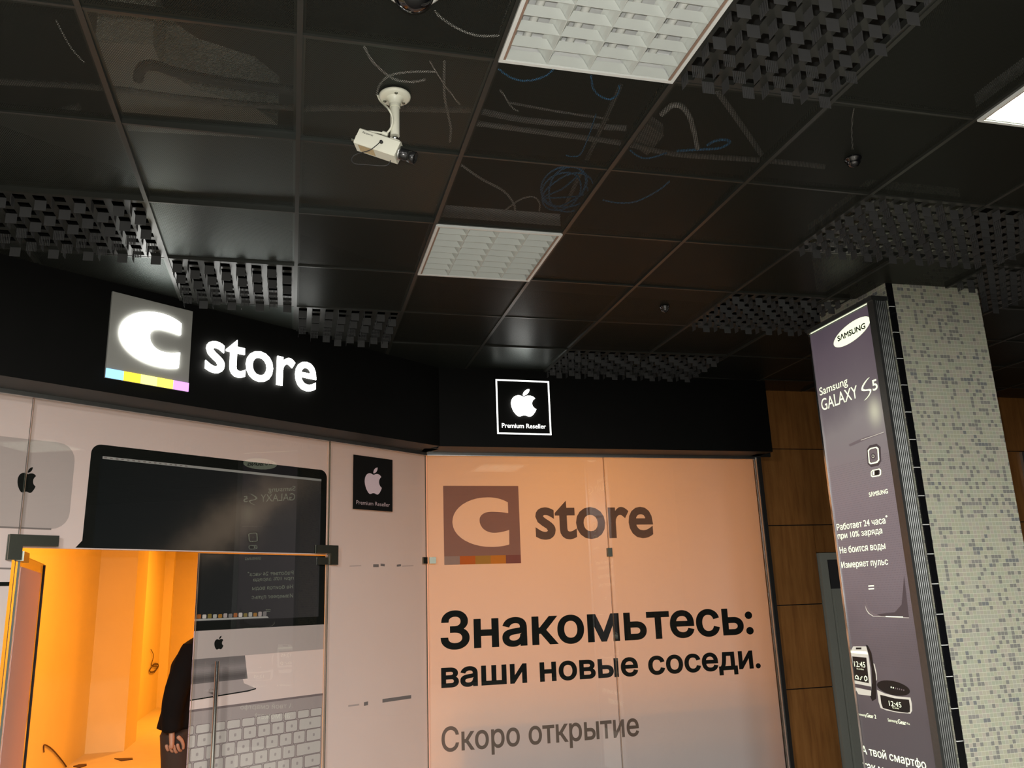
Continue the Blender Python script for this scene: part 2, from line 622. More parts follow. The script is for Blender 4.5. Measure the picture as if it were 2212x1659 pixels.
def fill_nonzero(contours):
    """Fill outlines by winding number, as horizontal slices."""
    E = []
    for c in contours:
        for k in range(len(c)):
            (xa, ya), (xb, yb) = c[k-1], c[k]
            if abs(ya-yb) < 1e-6:
                continue
            E.append((xa, ya, xb, yb, 1) if ya < yb else (xb, yb, xa, ya, -1))
    ys = {round(e[1], 5) for e in E} | {round(e[3], 5) for e in E}
    A = np.array(E)
    for k in range(len(E)):
        e = A[k]
        o = A[k+1:]
        if not len(o):
            break
        d1 = e[2:4]-e[:2]
        d2 = o[:, 2:4]-o[:, :2]
        den = d1[0]*d2[:, 1]-d1[1]*d2[:, 0]
        w = o[:, :2]-e[:2]
        with np.errstate(all='ignore'):
            t = (w[:, 0]*d2[:, 1]-w[:, 1]*d2[:, 0])/den
            u = (w[:, 0]*d1[1]-w[:, 1]*d1[0])/den
        for tt in t[(np.abs(den) > 1e-12) & (t > 1e-5) & (t < 1-1e-5) & (u > 1e-5) & (u < 1-1e-5)]:
            ys.add(round(float(e[1]+tt*d1[1]), 5))
    ys = sorted(ys)
    V, Fc = [], []
    for ya, yb in zip(ys, ys[1:]):
        if yb-ya < 2e-5:
            continue
        ym = (ya+yb)/2
        act = [(e[0]+(e[2]-e[0])*(ym-e[1])/(e[3]-e[1]), e) for e in E if e[1] < ym < e[3]]
        act.sort(key=lambda q: q[0])
        w, left = 0, None
        for _, e in act:
            if w == 0:
                left = e
            w += e[4]
            if w == 0:
                X = lambda g, y: g[0]+(g[2]-g[0])*(y-g[1])/(g[3]-g[1])
                k = len(V)
                V += [(X(left, ya), ya), (X(e, ya), ya), (X(e, yb), yb), (X(left, yb), yb)]
                Fc.append((k, k+1, k+2, k+3))
    return V, Fc


def grow(c, b):
    """Move an outline outwards by b (fonts wind their outer outlines clockwise)."""
    n = len(c)
    out = []
    for k in range(n):
        p, q, r_ = np.array(c[k-1]), np.array(c[k]), np.array(c[(k+1) % n])
        d0, d1 = q-p, r_-q
        d0 /= np.hypot(*d0)
        d1 /= np.hypot(*d1)
        n0, n1 = np.array((-d0[1], d0[0])), np.array((-d1[1], d1[0]))
        m = n0+n1
        l2 = m@m
        m = n0 if l2 < .05 else m*(2/l2)
        if np.hypot(*m) > 2.2:
            m = m/np.hypot(*m)*2.2
        out.append(tuple(q+m*b))
    return out


def glyphs(body, bold=0.0, extrude=0.0, spacing=1.0):
    key = (body, bold, extrude, spacing)
    if key in _tc:
        return _tc[key]
    c = bpy.data.curves.new('lettering', 'FONT')
    c.body = body
    c.space_character = spacing
    o = bpy.data.objects.new('lettering', c)
    COL.objects.link(o)
    bpy.context.view_layer.update()
    cu = o.to_curve(bpy.context.evaluated_depsgraph_get())
    cons = []
    for sp_ in cu.splines:
        bp = sp_.bezier_points
        pts = []
        for k in range(len(bp)):
            a, b = bp[k], bp[(k+1) % len(bp)]
            p0, p1, p2, p3 = (np.array(v[:2]) for v in (a.co, a.handle_right, b.handle_left, b.co))
            d = p3-p0
            dl = np.hypot(*d)
            if dl < 1e-6:
                continue
            dev = max(abs(d[0]*(q-p0)[1]-d[1]*(q-p0)[0])/dl for q in (p1, p2))
            n = 1 if dev < 1e-4 else 4
            for t in range(n):
                t /= n
                pts.append(tuple((1-t)**3*p0+3*(1-t)**2*t*p1+3*(1-t)*t*t*p2+t**3*p3))
        pts = [q for k, q in enumerate(pts) if math.hypot(q[0]-pts[k-1][0], q[1]-pts[k-1][1]) > 1e-5]
        if len(pts) > 2:
            cons.append(pts)
    o.to_curve_clear()
    bpy.data.objects.remove(o)
    bpy.data.curves.remove(c)
    cons.sort(key=lambda q: min(x for x, y in q))
    groups = []
    for q in cons:
        a, b = min(x for x, y in q), max(x for x, y in q)
        if groups and a < groups[-1][1]:
            groups[-1][0].append(q)
            groups[-1][1] = max(groups[-1][1], b)
        else:
            groups.append([[q], b])
    vs, fs = [], []
    for g, _ in groups:
        if bold:        # the widest outline of a letter tells which way the font winds
            area = [sum(q[k-1][0]*q[k][1]-q[k][0]*q[k-1][1] for k in range(len(q)))/2 for q in g]
            sg = -1 if max(area, key=abs) > 0 else 1
            g = [grow(q, bold*sg) for q in g]
        V, Fc = fill_nonzero(g)
        k = len(vs)
        vs += [(x, y, extrude) for x, y in V]
        fs += [tuple(i+k for i in f) for f in Fc]
        if extrude:
            for q in g:
                k, n = len(vs), len(q)
                vs += [(x, y, extrude) for x, y in q]+[(x, y, -extrude) for x, y in q]
                fs += [(k+i, k+(i+1) % n, k+n+(i+1) % n, k+n+i) for i in range(n)]
    _tc[key] = (vs, fs)
    return _tc[key]


def text(mb, P, body, L, R, T, off, material, bold=0.0, depth=0.0, spacing=1.0, clip=None, pixels=True):
    """Fit a line of lettering: L baseline left, R baseline right, T the top of the first letter, all on the plane P."""
    vs, fs = glyphs(body, bold, 1.0 if depth else 0.0, spacing)
    f0, _ = glyphs(body[0], bold, 0.0, spacing)
    a, b, t = (P.at(*L), P.at(*R), P.at(*T)) if pixels else (L, R, T)
    x0 = min(v[0] for v in vs)
    x1 = max(v[0] for v in vs)
    y0 = min(v[1] for v in f0)
    y1 = max(v[1] for v in f0)
    kx = (b[0]-a[0])/(x1-x0)
    kz = (t[1]-a[1])/(y1-y0)
    pts = []
    for v in vs:
        s = a[0]+(v[0]-x0)*kx
        if clip is not None:
            s = min(s, clip)
        pts.append(P.pt(s, a[1]+(v[1]-y0)*kz, off+(v[2]*depth/2 if depth else 0)))
    mb.mesh(pts, fs, material)


def bez(p0, p1, p2, p3, n=10):
    return [tuple((1-t)**3*p0[i]+3*(1-t)**2*t*p1[i]+3*(1-t)*t*t*p2[i]+t**3*p3[i] for i in (0, 1)) for t in [k/n for k in range(n)]]


def apple_outline():
    def rel(start, segs):
        p = start
        out = []
        for s in segs:
            q = [(p[0]+s[i], p[1]+s[i+1]) for i in (0, 2, 4)]
            out += bez(p, q[0], q[1], q[2], 10)
            p = q[2]
        return out
    body = rel((12.152, 6.896), [(-.948, 0, -2.415, -1.078, -3.96, -1.04), (-2.04, .027, -3.91, 1.183, -4.961, 3.014), (-2.117, 3.675, -.546, 9.103, 1.519, 12.09),
                                 (1.013, 1.454, 2.208, 3.09, 3.792, 3.039), (1.52, -.065, 2.09, -.987, 3.935, -.987), (1.831, 0, 2.35, .987, 3.96, .948),
                                 (1.637, -.026, 2.676, -1.48, 3.676, -2.948), (1.156, -1.688, 1.636, -3.325, 1.662, -3.415), (-.039, -.013, -3.182, -1.221, -3.22, -4.857),
                                 (-.026, -3.04, 2.48, -4.494, 2.597, -4.559), (-1.429, -2.09, -3.623, -2.324, -4.39, -2.376), (-2, -.156, -3.675, 1.09, -4.61, 1.09)])
    leaf = rel((15.53, 3.83), [(.843, -1.012, 1.4, -2.427, 1.245, -3.83), (-1.207, .052, -2.662, .805, -3.532, 1.818), (-.78, .896, -1.454, 2.338, -1.273, 3.714), (1.338, .104, 2.715, -.688, 3.559, -1.701)])
    f = lambda pts: [((x-2.8)/18.5, 1-y/24.0) for x, y in pts]
    return f(body), f(leaf)


def fruit(mb, P, s0, s1, z0, z1, off, material, depth=0.0):
    for o in apple_outline():
        mb.shape(P, [(s0+x*(s1-s0), z0+y*(z1-z0)) for x, y in o], off, material, depth)


def c_outline():
    q = [((.851, .216), (.77, .17), (.68, .15), (.583, .15)), ((.583, .15), (.33, .15), (.113, .28), (.113, .468)), ((.113, .468), (.113, .66), (.36, .787), (.625, .787)),
         ((.625, .787), (.71, .787), (.79, .778), (.851, .76)), ((.851, .76), (.852, .7), (.855, .63), (.857, .573)), ((.857, .573), (.80, .592), (.73, .608), (.658, .608)),
         ((.658, .608), (.55, .608), (.467, .54), (.467, .445)), ((.467, .445), (.467, .375), (.54, .337), (.625, .337)), ((.625, .337), (.71, .337), (.79, .345), (.851, .357)), ((.851, .357), (.851, .31), (.851, .26), (.851, .216))]
    return [(x, 1-y) for s in q for x, y in bez(*s, n=10)]


def rrect(s0, s1, z0, z1, r, n=5):
    out = []
    for cx, cz, a0 in ((s1-r, z1-r, 0), (s0+r, z1-r, 90), (s0+r, z0+r, 180), (s1-r, z0+r, 270)):
        for k in range(n+1):
            t = math.radians(a0+90*k/n)
            out.append((cx+r*math.cos(t), cz+r*math.sin(t)))
    return out


# ================================================================ STRUCTURE
mb = MB()
mb.box(-9, 9, -7, 19.2, -.12, 0, m_floor)
tag(mb.build('floor'), 'pale floor of the mall and of the shop', None, None, 'structure')

mb = MB()
mb.poly([(-2.66, 3.4, .004), (-1.33, 4.40, .004), (.93, 6.02, .004), (3.70, 6.13, .004), (3.96, 6.4, .004), (3.96, 18.8, .004), (-2.66, 18.8, .004)], m_shopfloor)
tag(mb.build('floor_shop'), 'pale dusty floor inside the shop', None, None, 'structure')

# --- fascia
LEN_L = 3.6
zt = 3.95
mb = MB()


def fascia(mb, P, s0, s1, inner):
    mb.slab(P, s0, s1, ZB, zt, 0.0, -inner, m_black)
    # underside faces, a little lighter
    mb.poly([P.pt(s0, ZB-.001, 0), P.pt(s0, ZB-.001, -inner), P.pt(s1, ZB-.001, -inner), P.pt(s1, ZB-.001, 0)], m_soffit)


fascia(mb, LF, -LEN_L, 0.0, .10)
mb.slab(LF, -LEN_L, .09, ZB, ZB+.03, -.10, -.245, m_soffit)
tag(mb.build('trim_1'), 'black fascia board running back from the left above the shop door', None, None, 'structure')
mb = MB()
fascia(mb, RF, .0, 2.675, .10)
mb.slab(RF, -.09, 2.675, ZB, ZB+.03, -.10, -.265, m_soffit)
mb.slab(RF, 2.60, 2.675, ZB, zt, -.10, -.30, m_black)
tag(mb.build('trim_2'), 'black fascia board above the orange lit shop window', None, None, 'structure')
mb = MB()
mb.slab(LG, -3.6, -.004, ZB-.022, ZB, .012, -.012, m_alu)
mb.slab(RG, 0.004, 2.75, ZB-.022, ZB, .012, -.012, m_alu)
tag(mb.build('trim_3'), 'thin metal channel holding the top of the shop glass', None, None, 'structure')


# --- shop glass
def pane(name, label, P, s0, s1, z0, z1, glow=False):
    mb = MB()
    mb.slab(P, s0, s1, z0, z1, 0.0, -.010, m_glass, m_gglow if glow else m_gedge)
    o = mb.build(name)
    tag(o, label, None, None, 'structure')
    return o


pane('window_1', 'left glass pane with the pale tablet print behind it', LG, -3.6, -2.690, .02, ZB-.01)
tr = pane('window_2', 'glass transom above the shop door', LG, -2.684, -.872, 1.985, ZB-.01, True)
np_ = pane('window_3', 'narrow glass pane beside the shop door with the black square sticker', LG, -.866, -.006, .02, ZB-.01)
w4 = pane('window_4', 'glass pane with the large Russian lettering, left part', RG, .006, 1.378, .02, ZB-.01)
w5 = pane('window_5', 'glass pane with the large Russian lettering, right part', RG, 1.384, 2.70, .02, ZB-.01, True)


def clamp(parent, P, s0, s1, z0, z1, L=None):
    mb = MB()
    mb.slab(P, s0, s1, z0, z1, .012, .0005, m_fit)
    mb.slab(P, s0, s1, z0, z1, -.0105, -.018, m_fit)
    if L:
        mb.slab(P, *L, .012, .0005, m_fit)
        mb.slab(P, *L, -.0105, -.018, m_fit)
    return mb.build('glass_clamp', parent)


a0 = LG.at(20, 1157)
a1 = LG.at(126, 1160)
clamp(tr, LG, a0[0], a1[0], 1.995, 2.047, (a0[0], a0[0]+.06, 1.93, 1.995))
clamp(tr, LG, -.965, -.80, 1.995, 2.045, (-.855, -.80, 1.925, 1.995))
mb = MB()
mb.slab(LG, -.05, -.012, 1.94, 1.985, .014, .0005, m_fit)
mb.slab(RG, .012, .06, 1.94, 1.985, .014, .0005, m_fit)
mb.build('glass_clamp', np_)
c = RG.at(1317, 1193)
clamp(w4, RG, c[0]-.018, c[0]+.018, c[1]-.032, c[1]+.032)
mb = MB()
mb.slab(RG, 2.705, 2.745, 0, ZB-.01, .02, -.06, m_dark)
mb.slab(RG, 2.702, 2.712, 0, ZB-.01, .022, .002, m_alu)
tag(mb.build('trim_4'), 'dark upright at the right end of the shop glass', None, None, 'structure')


# --- doors
d2 = pane('door_2', 'closed right leaf of the glass shop door with long steel handle', LG, -1.752, -.876, .012, 1.980, True)
mb = MB()
hs = -1.648
mb.tube([LG.pt(hs, .45, .055), LG.pt(hs, 1.402, .055)], .0125, m_steel, 16)
for zz in (.60, 1.25):
    mb.tube([LG.pt(hs, zz, .055), LG.pt(hs, zz, .0)], .009, m_steel, 10)
mb.build('handle', d2)
mb = MB()
mb.slab(LG, -.955, -.880, 1.925, 1.97, .010, .0005, m_fit)
mb.build('patch_fitting', d2)

HP = LG.pt(-2.672, 0)
DL = Plane((HP[0], HP[1]), 35.7+61.5)
d1 = pane('door_1', 'left leaf of the glass shop door standing open inwards, seen edge-on', DL, .01, .86, .012, 1.955, False)
mb = MB()
mb.slab(DL, .0, .17, 1.925, 1.97, .014, -.024, m_fit)
mb.build('patch_fitting', d1)
mb = MB()
mb.slab(DL, .03, .74, .05, 1.90, .0025, .001, m_filmL)
fm = mb.build('film', d1)
mb = MB()
mb.slab(DL, .852, .866, .02, 1.95, .006, -.016, m_dark)
mb.build('edge_seal', d1)

# --- wood wall on the right
WY = 6.20
mb = MB()
mb.box(3.72, 9, WY+.02, WY+.12, 0, zt, m_dark)
wb = mb.build('wall_back')
tag(wb, 'wood veneer panelled wall behind the pillar', None, None, 'structure')
joints = [0, .30, .929, 1.557, 2.182, 2.811, 3.44]
rects = []
for k in range(len(joints)-1):
    z0, z1 = joints[k]+.004, joints[k+1]-.004
    for x0, x1 in ((3.70, 5.2), (5.206, 6.7), (6.706, 8.2)):
        if z1 < 1.96 and x0 < 4.2:
            rects.append((3.70, 4.13, z0, z1))
            rects.append((5.05, x1, z0, z1))
        elif k == 3 and x0 < 4.2:
            rects.append((x0, 4.13, z0, z1))
            rects.append((5.05, x1, z0, z1))
            rects.append((4.13, 5.05, 1.96, z1))
        else:
            rects.append((x0, x1, z0, z1))
for x0, x1, z0, z1 in rects:
    mb = MB()
    mb.box(x0, x1-.004, WY, WY+.02, z0, z1, m_wood)
    mb.build('wood_panel', wb)
mb = MB()
mb.box(4.135, 4.20, WY-.03, WY+.02, 0, 1.954, m_door)
mb.box(4.98, 5.045, WY-.03, WY+.02, 0, 1.954, m_door)
mb.box(4.20, 4.98, WY-.03, WY+.02, 1.90, 1.954, m_door)
d3 = mb.build('door_3')
tag(d3, 'grey-green framed door in the wood wall half hidden by the light box', None, None, 'structure')
mb = MB()
mb.box(4.20, 4.98, WY-.005, WY+.015, 1.67, 1.90, m_doorglass)
mb.build('door_glass', d3)
mb = MB()
mb.box(4.20, 4.98, WY-.012, WY+.015, 0, 1.67, m_door)
mb.box(4.235, 4.945, WY-.02, WY-.012, .1, 1.60, m_door)
mb.build('door_leaf', d3)
mb = MB()
wx = CAM + ray(2208, 1000)*((WY-CAM[1])/ray(2208, 1000)[1])
mb.box(wx[0]-.012, wx[0]+.50, WY-.03, WY, .9, 2.80, m_alu)
mb.box(wx[0]+.02, wx[0]+.47, WY-.035, WY-.03, .93, 2.77, m_white)
tag(mb.build('wall_notice_board'), 'pale framed board on the wood wall at the far right edge', 'board')

# added unseen slab behind the banner, blocks warm bounce from the shop floor
PB = RG.shift(-.22)
mb = MB()
mb.slab(PB, .12, 2.6, 0, .98, 0, -.06, m_door)
tag(mb.build('wall_light_blocker'), 'added low slab hidden behind the window banner, blocking warm floor light', None, None, 'structure')

# --- shop interior
mb = MB()
mb.box(-2.66, -2.46, 3.6, 12.5, 0, 3.25, m_shopwall)
mb.box(-2.66, -2.36, 13.38, 18.6, 0, 3.25, m_shopwall)
mb.box(-2.36, -2.20, 17.85, 18.05, 0, 3.25, m_shopwall)
tag(mb.build('wall_left'), 'orange lit plaster wall inside the shop', None, None, 'structure')
mb = MB()
mb.box(-2.66, -2.0, 12.5, 13.38, 0, 3.25, m_shopwall)
tag(mb.build('column_inside'), 'orange lit square column in the shop seen through the open door', None, None, 'structure')
mb = MB()
mb.box(-2.66, 4.0, 18.6, 18.8, 0, 3.25, m_shopwall)
tag(mb.build('wall_far'), 'orange lit far wall of the shop', None, None, 'structure')
mb = MB()
mb.box(3.76, 3.96, WY+.14, 18.6, 0, 3.25, m_shopwall)
tag(mb.build('wall_right'), 'right wall inside the shop hidden by the window banner', None, None, 'structure')
mb = MB()
A = LG.pt(-3.6, 0, -.04)
B = LG.pt(0, 0, -.06)
Cc = RG.pt(2.86, 0, -.04)
out = [(A[0], A[1]), (B[0], B[1]), (Cc[0], Cc[1]), (3.96, 18.8), (-2.66, 18.8), (-2.66, A[1])]
mb.poly([(x, y, 3.25) for x, y in out][::-1], m_shopwall)
mb.poly([(x, y, 3.27) for x, y in out], m_slab)
tag(mb.build('ceiling_inside'), 'ceiling inside the shop', None, None, 'structure')
# blind strip closing the gap between fascia and shop ceiling
mb = MB()
mb.slab(LG, -3.6, .02, ZB+.002, zt, -.012, -.03, m_dark)
mb.slab(RG, -.01, 2.86, ZB+.002, zt, -.012, -.03, m_dark)
tag(mb.build('trim_5'), 'dark blind strip behind the fascia', None, None, 'structure')

# --- ceiling
mb = MB()
mb.box(-6, 9, -6.2, 7.2, zt, zt+.15, m_slab)
ceil = mb.build('ceiling')
tag(ceil, 'black suspended ceiling of perforated metal panels', None, None, 'structure')

GRILLES = {(3, -1), (-1, 2), (-2, 2), (0, 3), (1, 4), (4, 5), (5, 1), (6, 1), (5, 3), (6, 3), (7, 2), (5, 5)}
LIGHTS = {(2, -1), (2, 2), (5, -1), (0, -7), (4, -8), (-3, -5), (2, -11)}


def inside_mall(x, y, m=0.0):
    q = np.array([x, y, 0.0])
    return ((q-LF.o)@LF.n) > m and ((q-RF.o)@RF.n) > m or (x > AX+2.7 and y < WY-.02)


pm = MB()
pm.box(-.296, .296, -.296, .296, 0, .0012, m_panel)
for sx_, sy_, w, h in ((-.2955, 0, .0012, .592), (.2955, 0, .0012, .592), (0, -.2955, .592, .0012), (0, .2955, .592, .0012)):
    pm.box(sx_-w/2, sx_+w/2, sy_-h/2, sy_+h/2, .0012, .022, m_rail)
pobj = pm.build('ceiling_panel')
pmesh = pobj.data
bpy.data.objects.remove(pobj)
pmesh_shiny = pmesh.copy()
pmesh_shiny.materials[0] = m_panel_shiny
# panels with a glossier finish, some of them hanging a little askew
SHINY = {(-1, 1): 1.4, (0, 1): 1.9, (1, 1): 1.6, (0, 0): 1.4, (1, 0): .7, (-1, 3): .3, (0, 4): 0, (3, 5): .6, (2, 5): 0, (0, 2): .4}
for i in range(-7, 13):
    for j in range(-12, 7):
        if (i, j) in GRILLES or (i, j) in LIGHTS:
            continue
        cx, cy_ = GX+.6*(i+.5), GY+.6*(j+.5)
        corners = [(GX+.6*(i+a), GY+.6*(j+b)) for a in (0, 1) for b in (0, 1)]
        if not any(inside_mall(*c) for c in corners):
            continue
        if cx > 8.2:
            continue
        if PX-.25 < cx < PX+PW+.25 and PY-.25 < cy_ < PY+PW+.25:
            if i not in (6, 7) or j not in (2, 3):
                pass
            continue
        o = bpy.data.objects.new('ceiling_panel', pmesh_shiny if (i, j) in SHINY else pmesh)
        COL.objects.link(o)
        o.parent = ceil
        o.location = (cx, cy_, ZC+.004+random.uniform(-.002, .002))
        o.rotation_euler = (math.radians(random.gauss(0, .35)+SHINY.get((i, j), 0)), math.radians(random.gauss(0, .35)), 0)
        if (i, j) in SHINY:
            o.location.z += .006*SHINY[(i, j)]
# panels cut round the pillar head
for (x0, x1, y0, y1) in ((GX+3.6, GX+4.8, GY+1.2, PY-.004), (GX+3.6, PX-.002, PY-.004, GY+1.8), (PX+PW+.004, GX+4.8, PY, GY+2.4)):
    mb = MB()
    cxx, cyy = (x0+x1)/2, (y0+y1)/2
    mb.box(x0+.003, x1-.003, y0+.003, y1, ZC+.003, ZC+.006, m_panel)
    mb.build('ceiling_panel', ceil, loc=(cxx, cyy, ZC))
# rails
for i in range(-7, 14):
    x = GX+.6*i
    mb = MB()
    y1 = WY
    for k in range(400):
        y1 = WY-.02*k
        if inside_mall(x, y1, .012):
            break
    seg = [(-5.0, y1)]
    if PX-.01 < x < PX+PW+.01:
        seg = [(-5.0, PY-.003), (PY+PW+.003, y1)]
    for a, b in seg:
        mb.box(x-.0085, x+.0085, a, b, ZC-.004, ZC+.035, m_rail)
    mb.build('ceiling_rail', ceil)
for j in range(-12, 8):
    y = GY+.6*j
    xs = [GX+.6*k/12 for k in range(-7*12, 13*12+1) if inside_mall(GX+.6*k/12, y, .012)]
    if not xs:
        continue
    mb = MB()
    runs = []
    for x in xs:
        if PY-.01 < y < PY+PW+.01 and PX-.02 < x < PX+PW+.02:
            continue
        if runs and x-runs[-1][1] < .06:
            runs[-1][1] = x
        else:
            runs.append([x, x])
    for a, b in runs:
        if b > a:
            mb.box(a, b, y-.0045, y+.0045, ZC-.0015, ZC+.03, m_rail)
    mb.build('ceiling_rail', ceil)

# --- pillar
mb = MB()
mb.box(PX, PX+PW, PY, PY+PW, 0, zt, m_mosaic)
pil = mb.build('pillar')
tag(pil, 'square pillar clad in beige and grey mosaic tiles', None, None, 'structure')
mb = MB()
mb.box(PX+.001, PX+.036, PY-.005, PY+.02, 0, ZC, m_white)
for k in range(23):
    z0 = .019+.15*k
    mb.box(PX+.0005, PX+.038, PY-.009, PY+.021, z0+.0025, min(z0+.1475, ZC), m_dome)
mb.build('corner_tile_strip', pil)


# ================================================================ CEILING GRILLES
def grille(i, j, label):
    x0, y0 = GX+.6*i, GY+.6*j
    r = empty('ceiling_grille', (x0+.3, y0+.3, ZC), label, 'ceiling grille', 'open-cell grilles in the ceiling')
    n, p = 8, .0735
    a0, hole, t = .006, .044, .0008
    g = (p-hole)/2

    def ok(x, y):
        return inside_mall(x, y, .02) and not (PX-.02 < x < PX+PW+.02 and PY-.02 < y < PY+PW+.02)
    sheet = MB()
    for k in range(n):
        for c in range(n):
            u0, v0 = x0+a0+c*p, y0+a0+k*p
            if not ok(u0+p/2, v0+p/2):
                continue
            # the sheet round one punched square
            sheet.box(u0, u0+p, v0, v0+g, ZC, ZC+2*t, m_sheet)
            sheet.box(u0, u0+p, v0+p-g, v0+p, ZC, ZC+2*t, m_sheet)
            sheet.box(u0, u0+g, v0+g, v0+p-g, ZC, ZC+2*t, m_sheet)
            sheet.box(u0+p-g, u0+p, v0+g, v0+p-g, ZC, ZC+2*t, m_sheet)
            # the punched square itself, bent down at its far or at its left edge
            if (c+k) % 2 == 0:
                sheet.box(u0+g, u0+p-g, v0+p-g-t, v0+p-g+t, ZC-hole, ZC, m_tab)
            else:
                sheet.box(u0+g-t, u0+g+t, v0+g, v0+p-g, ZC-hole, ZC, m_tab)
    sheet.build('punched_lattice', r)
    return r


grille(3, -1, 'open grille with hanging tabs between the big unlit fixture and the glaring one')
grille(-1, 2, 'open grille above the fascia left of the grey square of the shop sign')
grille(-2, 2, 'open grille cut by the left edge of the photo')
grille(0, 3, 'open grille directly above the first white letters of the shop sign')
grille(1, 4, 'open grille just above the right end of the lit shop name')
grille(4, 5, 'open grille above and right of the lit white framed square sign')
grille(5, 1, 'dark open grille on the left of the pair before the pillar')
grille(6, 1, 'dark open grille on the right of the pair before the pillar')
grille(5, 3, 'dark open grille left of the light box top')
grille(6, 3, 'cut open grille whose tabs hang across the top of the light box')
grille(7, 2, 'open grille whose tabs overlap the right top corner of the pillar')
grille(5, 5, 'farthest dark open grille beside the wood wall')


# ================================================================ LUMINAIRES
def luminaire(i, j, lit, label, power=0.0):
    x0, y0 = GX+.6*i, GY+.6*j
    r = empty('ceiling_light', (x0+.3, y0+.3, ZC), label, 'ceiling light', 'square louvred ceiling lights')
    e = .004
    mb = MB()
    w = .012
    for a, b, c_, d in ((e, .6-e, e, e+w), (e, .6-e, .6-e-w, .6-e), (e, e+w, e+w, .6-e-w), (.6-e-w, .6-e, e+w, .6-e-w)):
        mb.box(x0+a, x0+b, y0+c_, y0+d, ZC-.012, ZC+.006, m_white)
    mb.build('frame', r)
    mb = MB()
    q = e+.004
    for a, b, c_, d in ((q, .6-q, q, q+.003), (q, .6-q, .6-q-.003, .6-q), (q, q+.003, q, .6-q), (.6-q-.003, .6-q, q, .6-q)):
        mb.box(x0+a, x0+b, y0+c_, y0+d, ZC+.006, ZC+.095, m_tray)
    mb.box(x0+q, x0+.6-q, y0+q, y0+.6-q, ZC+.095, ZC+.098, m_tray)
    mb.build('housing', r)
    # parabolic louver: ridges between the four rows of lamps, blades across
    mb = MB()
    lo, hi = .018, .582
    cw = (hi-lo)/4
    zb, zt_ = ZC-.008, ZC+.042

    def wedge_y(xc, y0_, y1_, wb, wt):
        prof = [(wb, 0), (wb+(wt-wb)*.22, .35), (wb+(wt-wb)*.55, .7), (wt, 1)]
        for k in range(3):
            (wa, ta), (wc, tc_) = prof[k], prof[k+1]
            za, zc_ = zb+(zt_-zb)*ta, zb+(zt_-zb)*tc_
            mb.hexa([(xc-wa, y0_, za), (xc+wa, y0_, za), (xc+wa, y1_, za), (xc-wa, y1_, za), (xc-wc, y0_, zc_), (xc+wc, y0_, zc_), (xc+wc, y1_, zc_), (xc-wc, y1_, zc_)], m_louver)
    for k in range(5):
        xc = x0+lo+k*cw
        wedge_y(xc, y0+lo, y0+hi, .0012, .030 if 0 < k < 4 else .022)
    nb = 8
    for k in range(nb+1):
        yc = y0+lo+(hi-lo)*k/nb
        ta, tb = .0009, .0028
        for c_ in range(4):
            xa, xb = x0+lo+c_*cw+.001, x0+lo+(c_+1)*cw-.001
            mb.hexa([(xa, yc-ta, zb+.001), (xb, yc-ta, zb+.001), (xb, yc+ta, zb+.001), (xa, yc+ta, zb+.001), (xa+.02, yc-tb, zt_-.013), (xb-.02, yc-tb, zt_-.013), (xb-.02, yc+tb, zt_-.013), (xa+.02, yc+tb, zt_-.013)], m_louver)
    mb.build('louver', r)
    for a in (e+w+.0005, .6-e-w-.0085):  # brown reflection along the inner frame sides, painted as coloured strips
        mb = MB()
        mb.box(x0+a, x0+a+.008, y0+e+w, y0+.6-e-w, ZC-.0098, ZC-.006, m_brown_refl)
        mb.build('reflection_strip', r)
    for k in range(4):
        mb = MB()
        xc = x0+lo+(k+.5)*cw
        mb.tube([(xc, y0+.02, ZC+.066), (xc, y0+.58, ZC+.066)], .013, (m_tube_on if power else m_tube_hot) if lit else m_tube_off, 12)
        mb.build('lamp_tube', r)
    if lit and power:
        lamp('lamp_light', 'AREA', (0, 0, -.02), power, (1.0, .96, .92), r, size=.54)
    return r


luminaire(2, -1, False, 'large white louvred ceiling light, unlit, at the top edge')
luminaire(2, 2, False, 'smaller looking unlit white louvred light in the middle of the ceiling')
luminaire(5, -1, True, 'glaring lit ceiling light at the right edge')
luminaire(0, -7, True, 'lit ceiling light behind the photographer', 440)
luminaire(4, -8, True, 'lit ceiling light far behind the photographer on the right', 440)
luminaire(-3, -5, True, 'lit ceiling light behind the photographer on the left', 440)
luminaire(2, -11, True, 'farthest lit ceiling light behind the photographer', 520)


# ================================================================ SHOP SIGN ON THE LEFT FASCIA
tl, trr, bl, br = LF.at(239.7, 629.5), LF.at(412.6, 674), LF.at(225.9, 816.8), LF.at(405, 847.5)
s0, s1 = (tl[0]+bl[0])/2, (trr[0]+br[0])/2
z0, z1 = (bl[1]+br[1])/2, (tl[1]+trr[1])/2
sign = empty('shop_sign', tuple(LF.pt(s0, z0)), 'lit shop sign with a big white letter on a grey square and white lettering', 'shop sign')
mb = MB()
mb.slab(LF, s0, s1, z0, z1, .012, .001, m_sq)
lp = mb.build('logo_panel', sign)
mb = MB()
dz, ds = z1-z0, s1-s0
stripe = .105*dz
cp_ = [(s0+x*ds, z0+y*dz+.01) for x, y in c_outline()]
mb.shape(LF, cp_, .022, m_let, .010)
o = mb.build('logo_letter', lp)
o.location = (0, 0, 0)
for k, mm in enumerate((m_str_b, m_str_o, m_str_y, m_str_g, m_str_m)):
    mb = MB()
    mb.slab(LF, s0+ds*k/5, s0+ds*(k+1)/5, z0+.0005, z0+stripe, .018, .0125, mm)
    q = mb.build('colour_block', lp)
    q.location = (0, 0, 0)
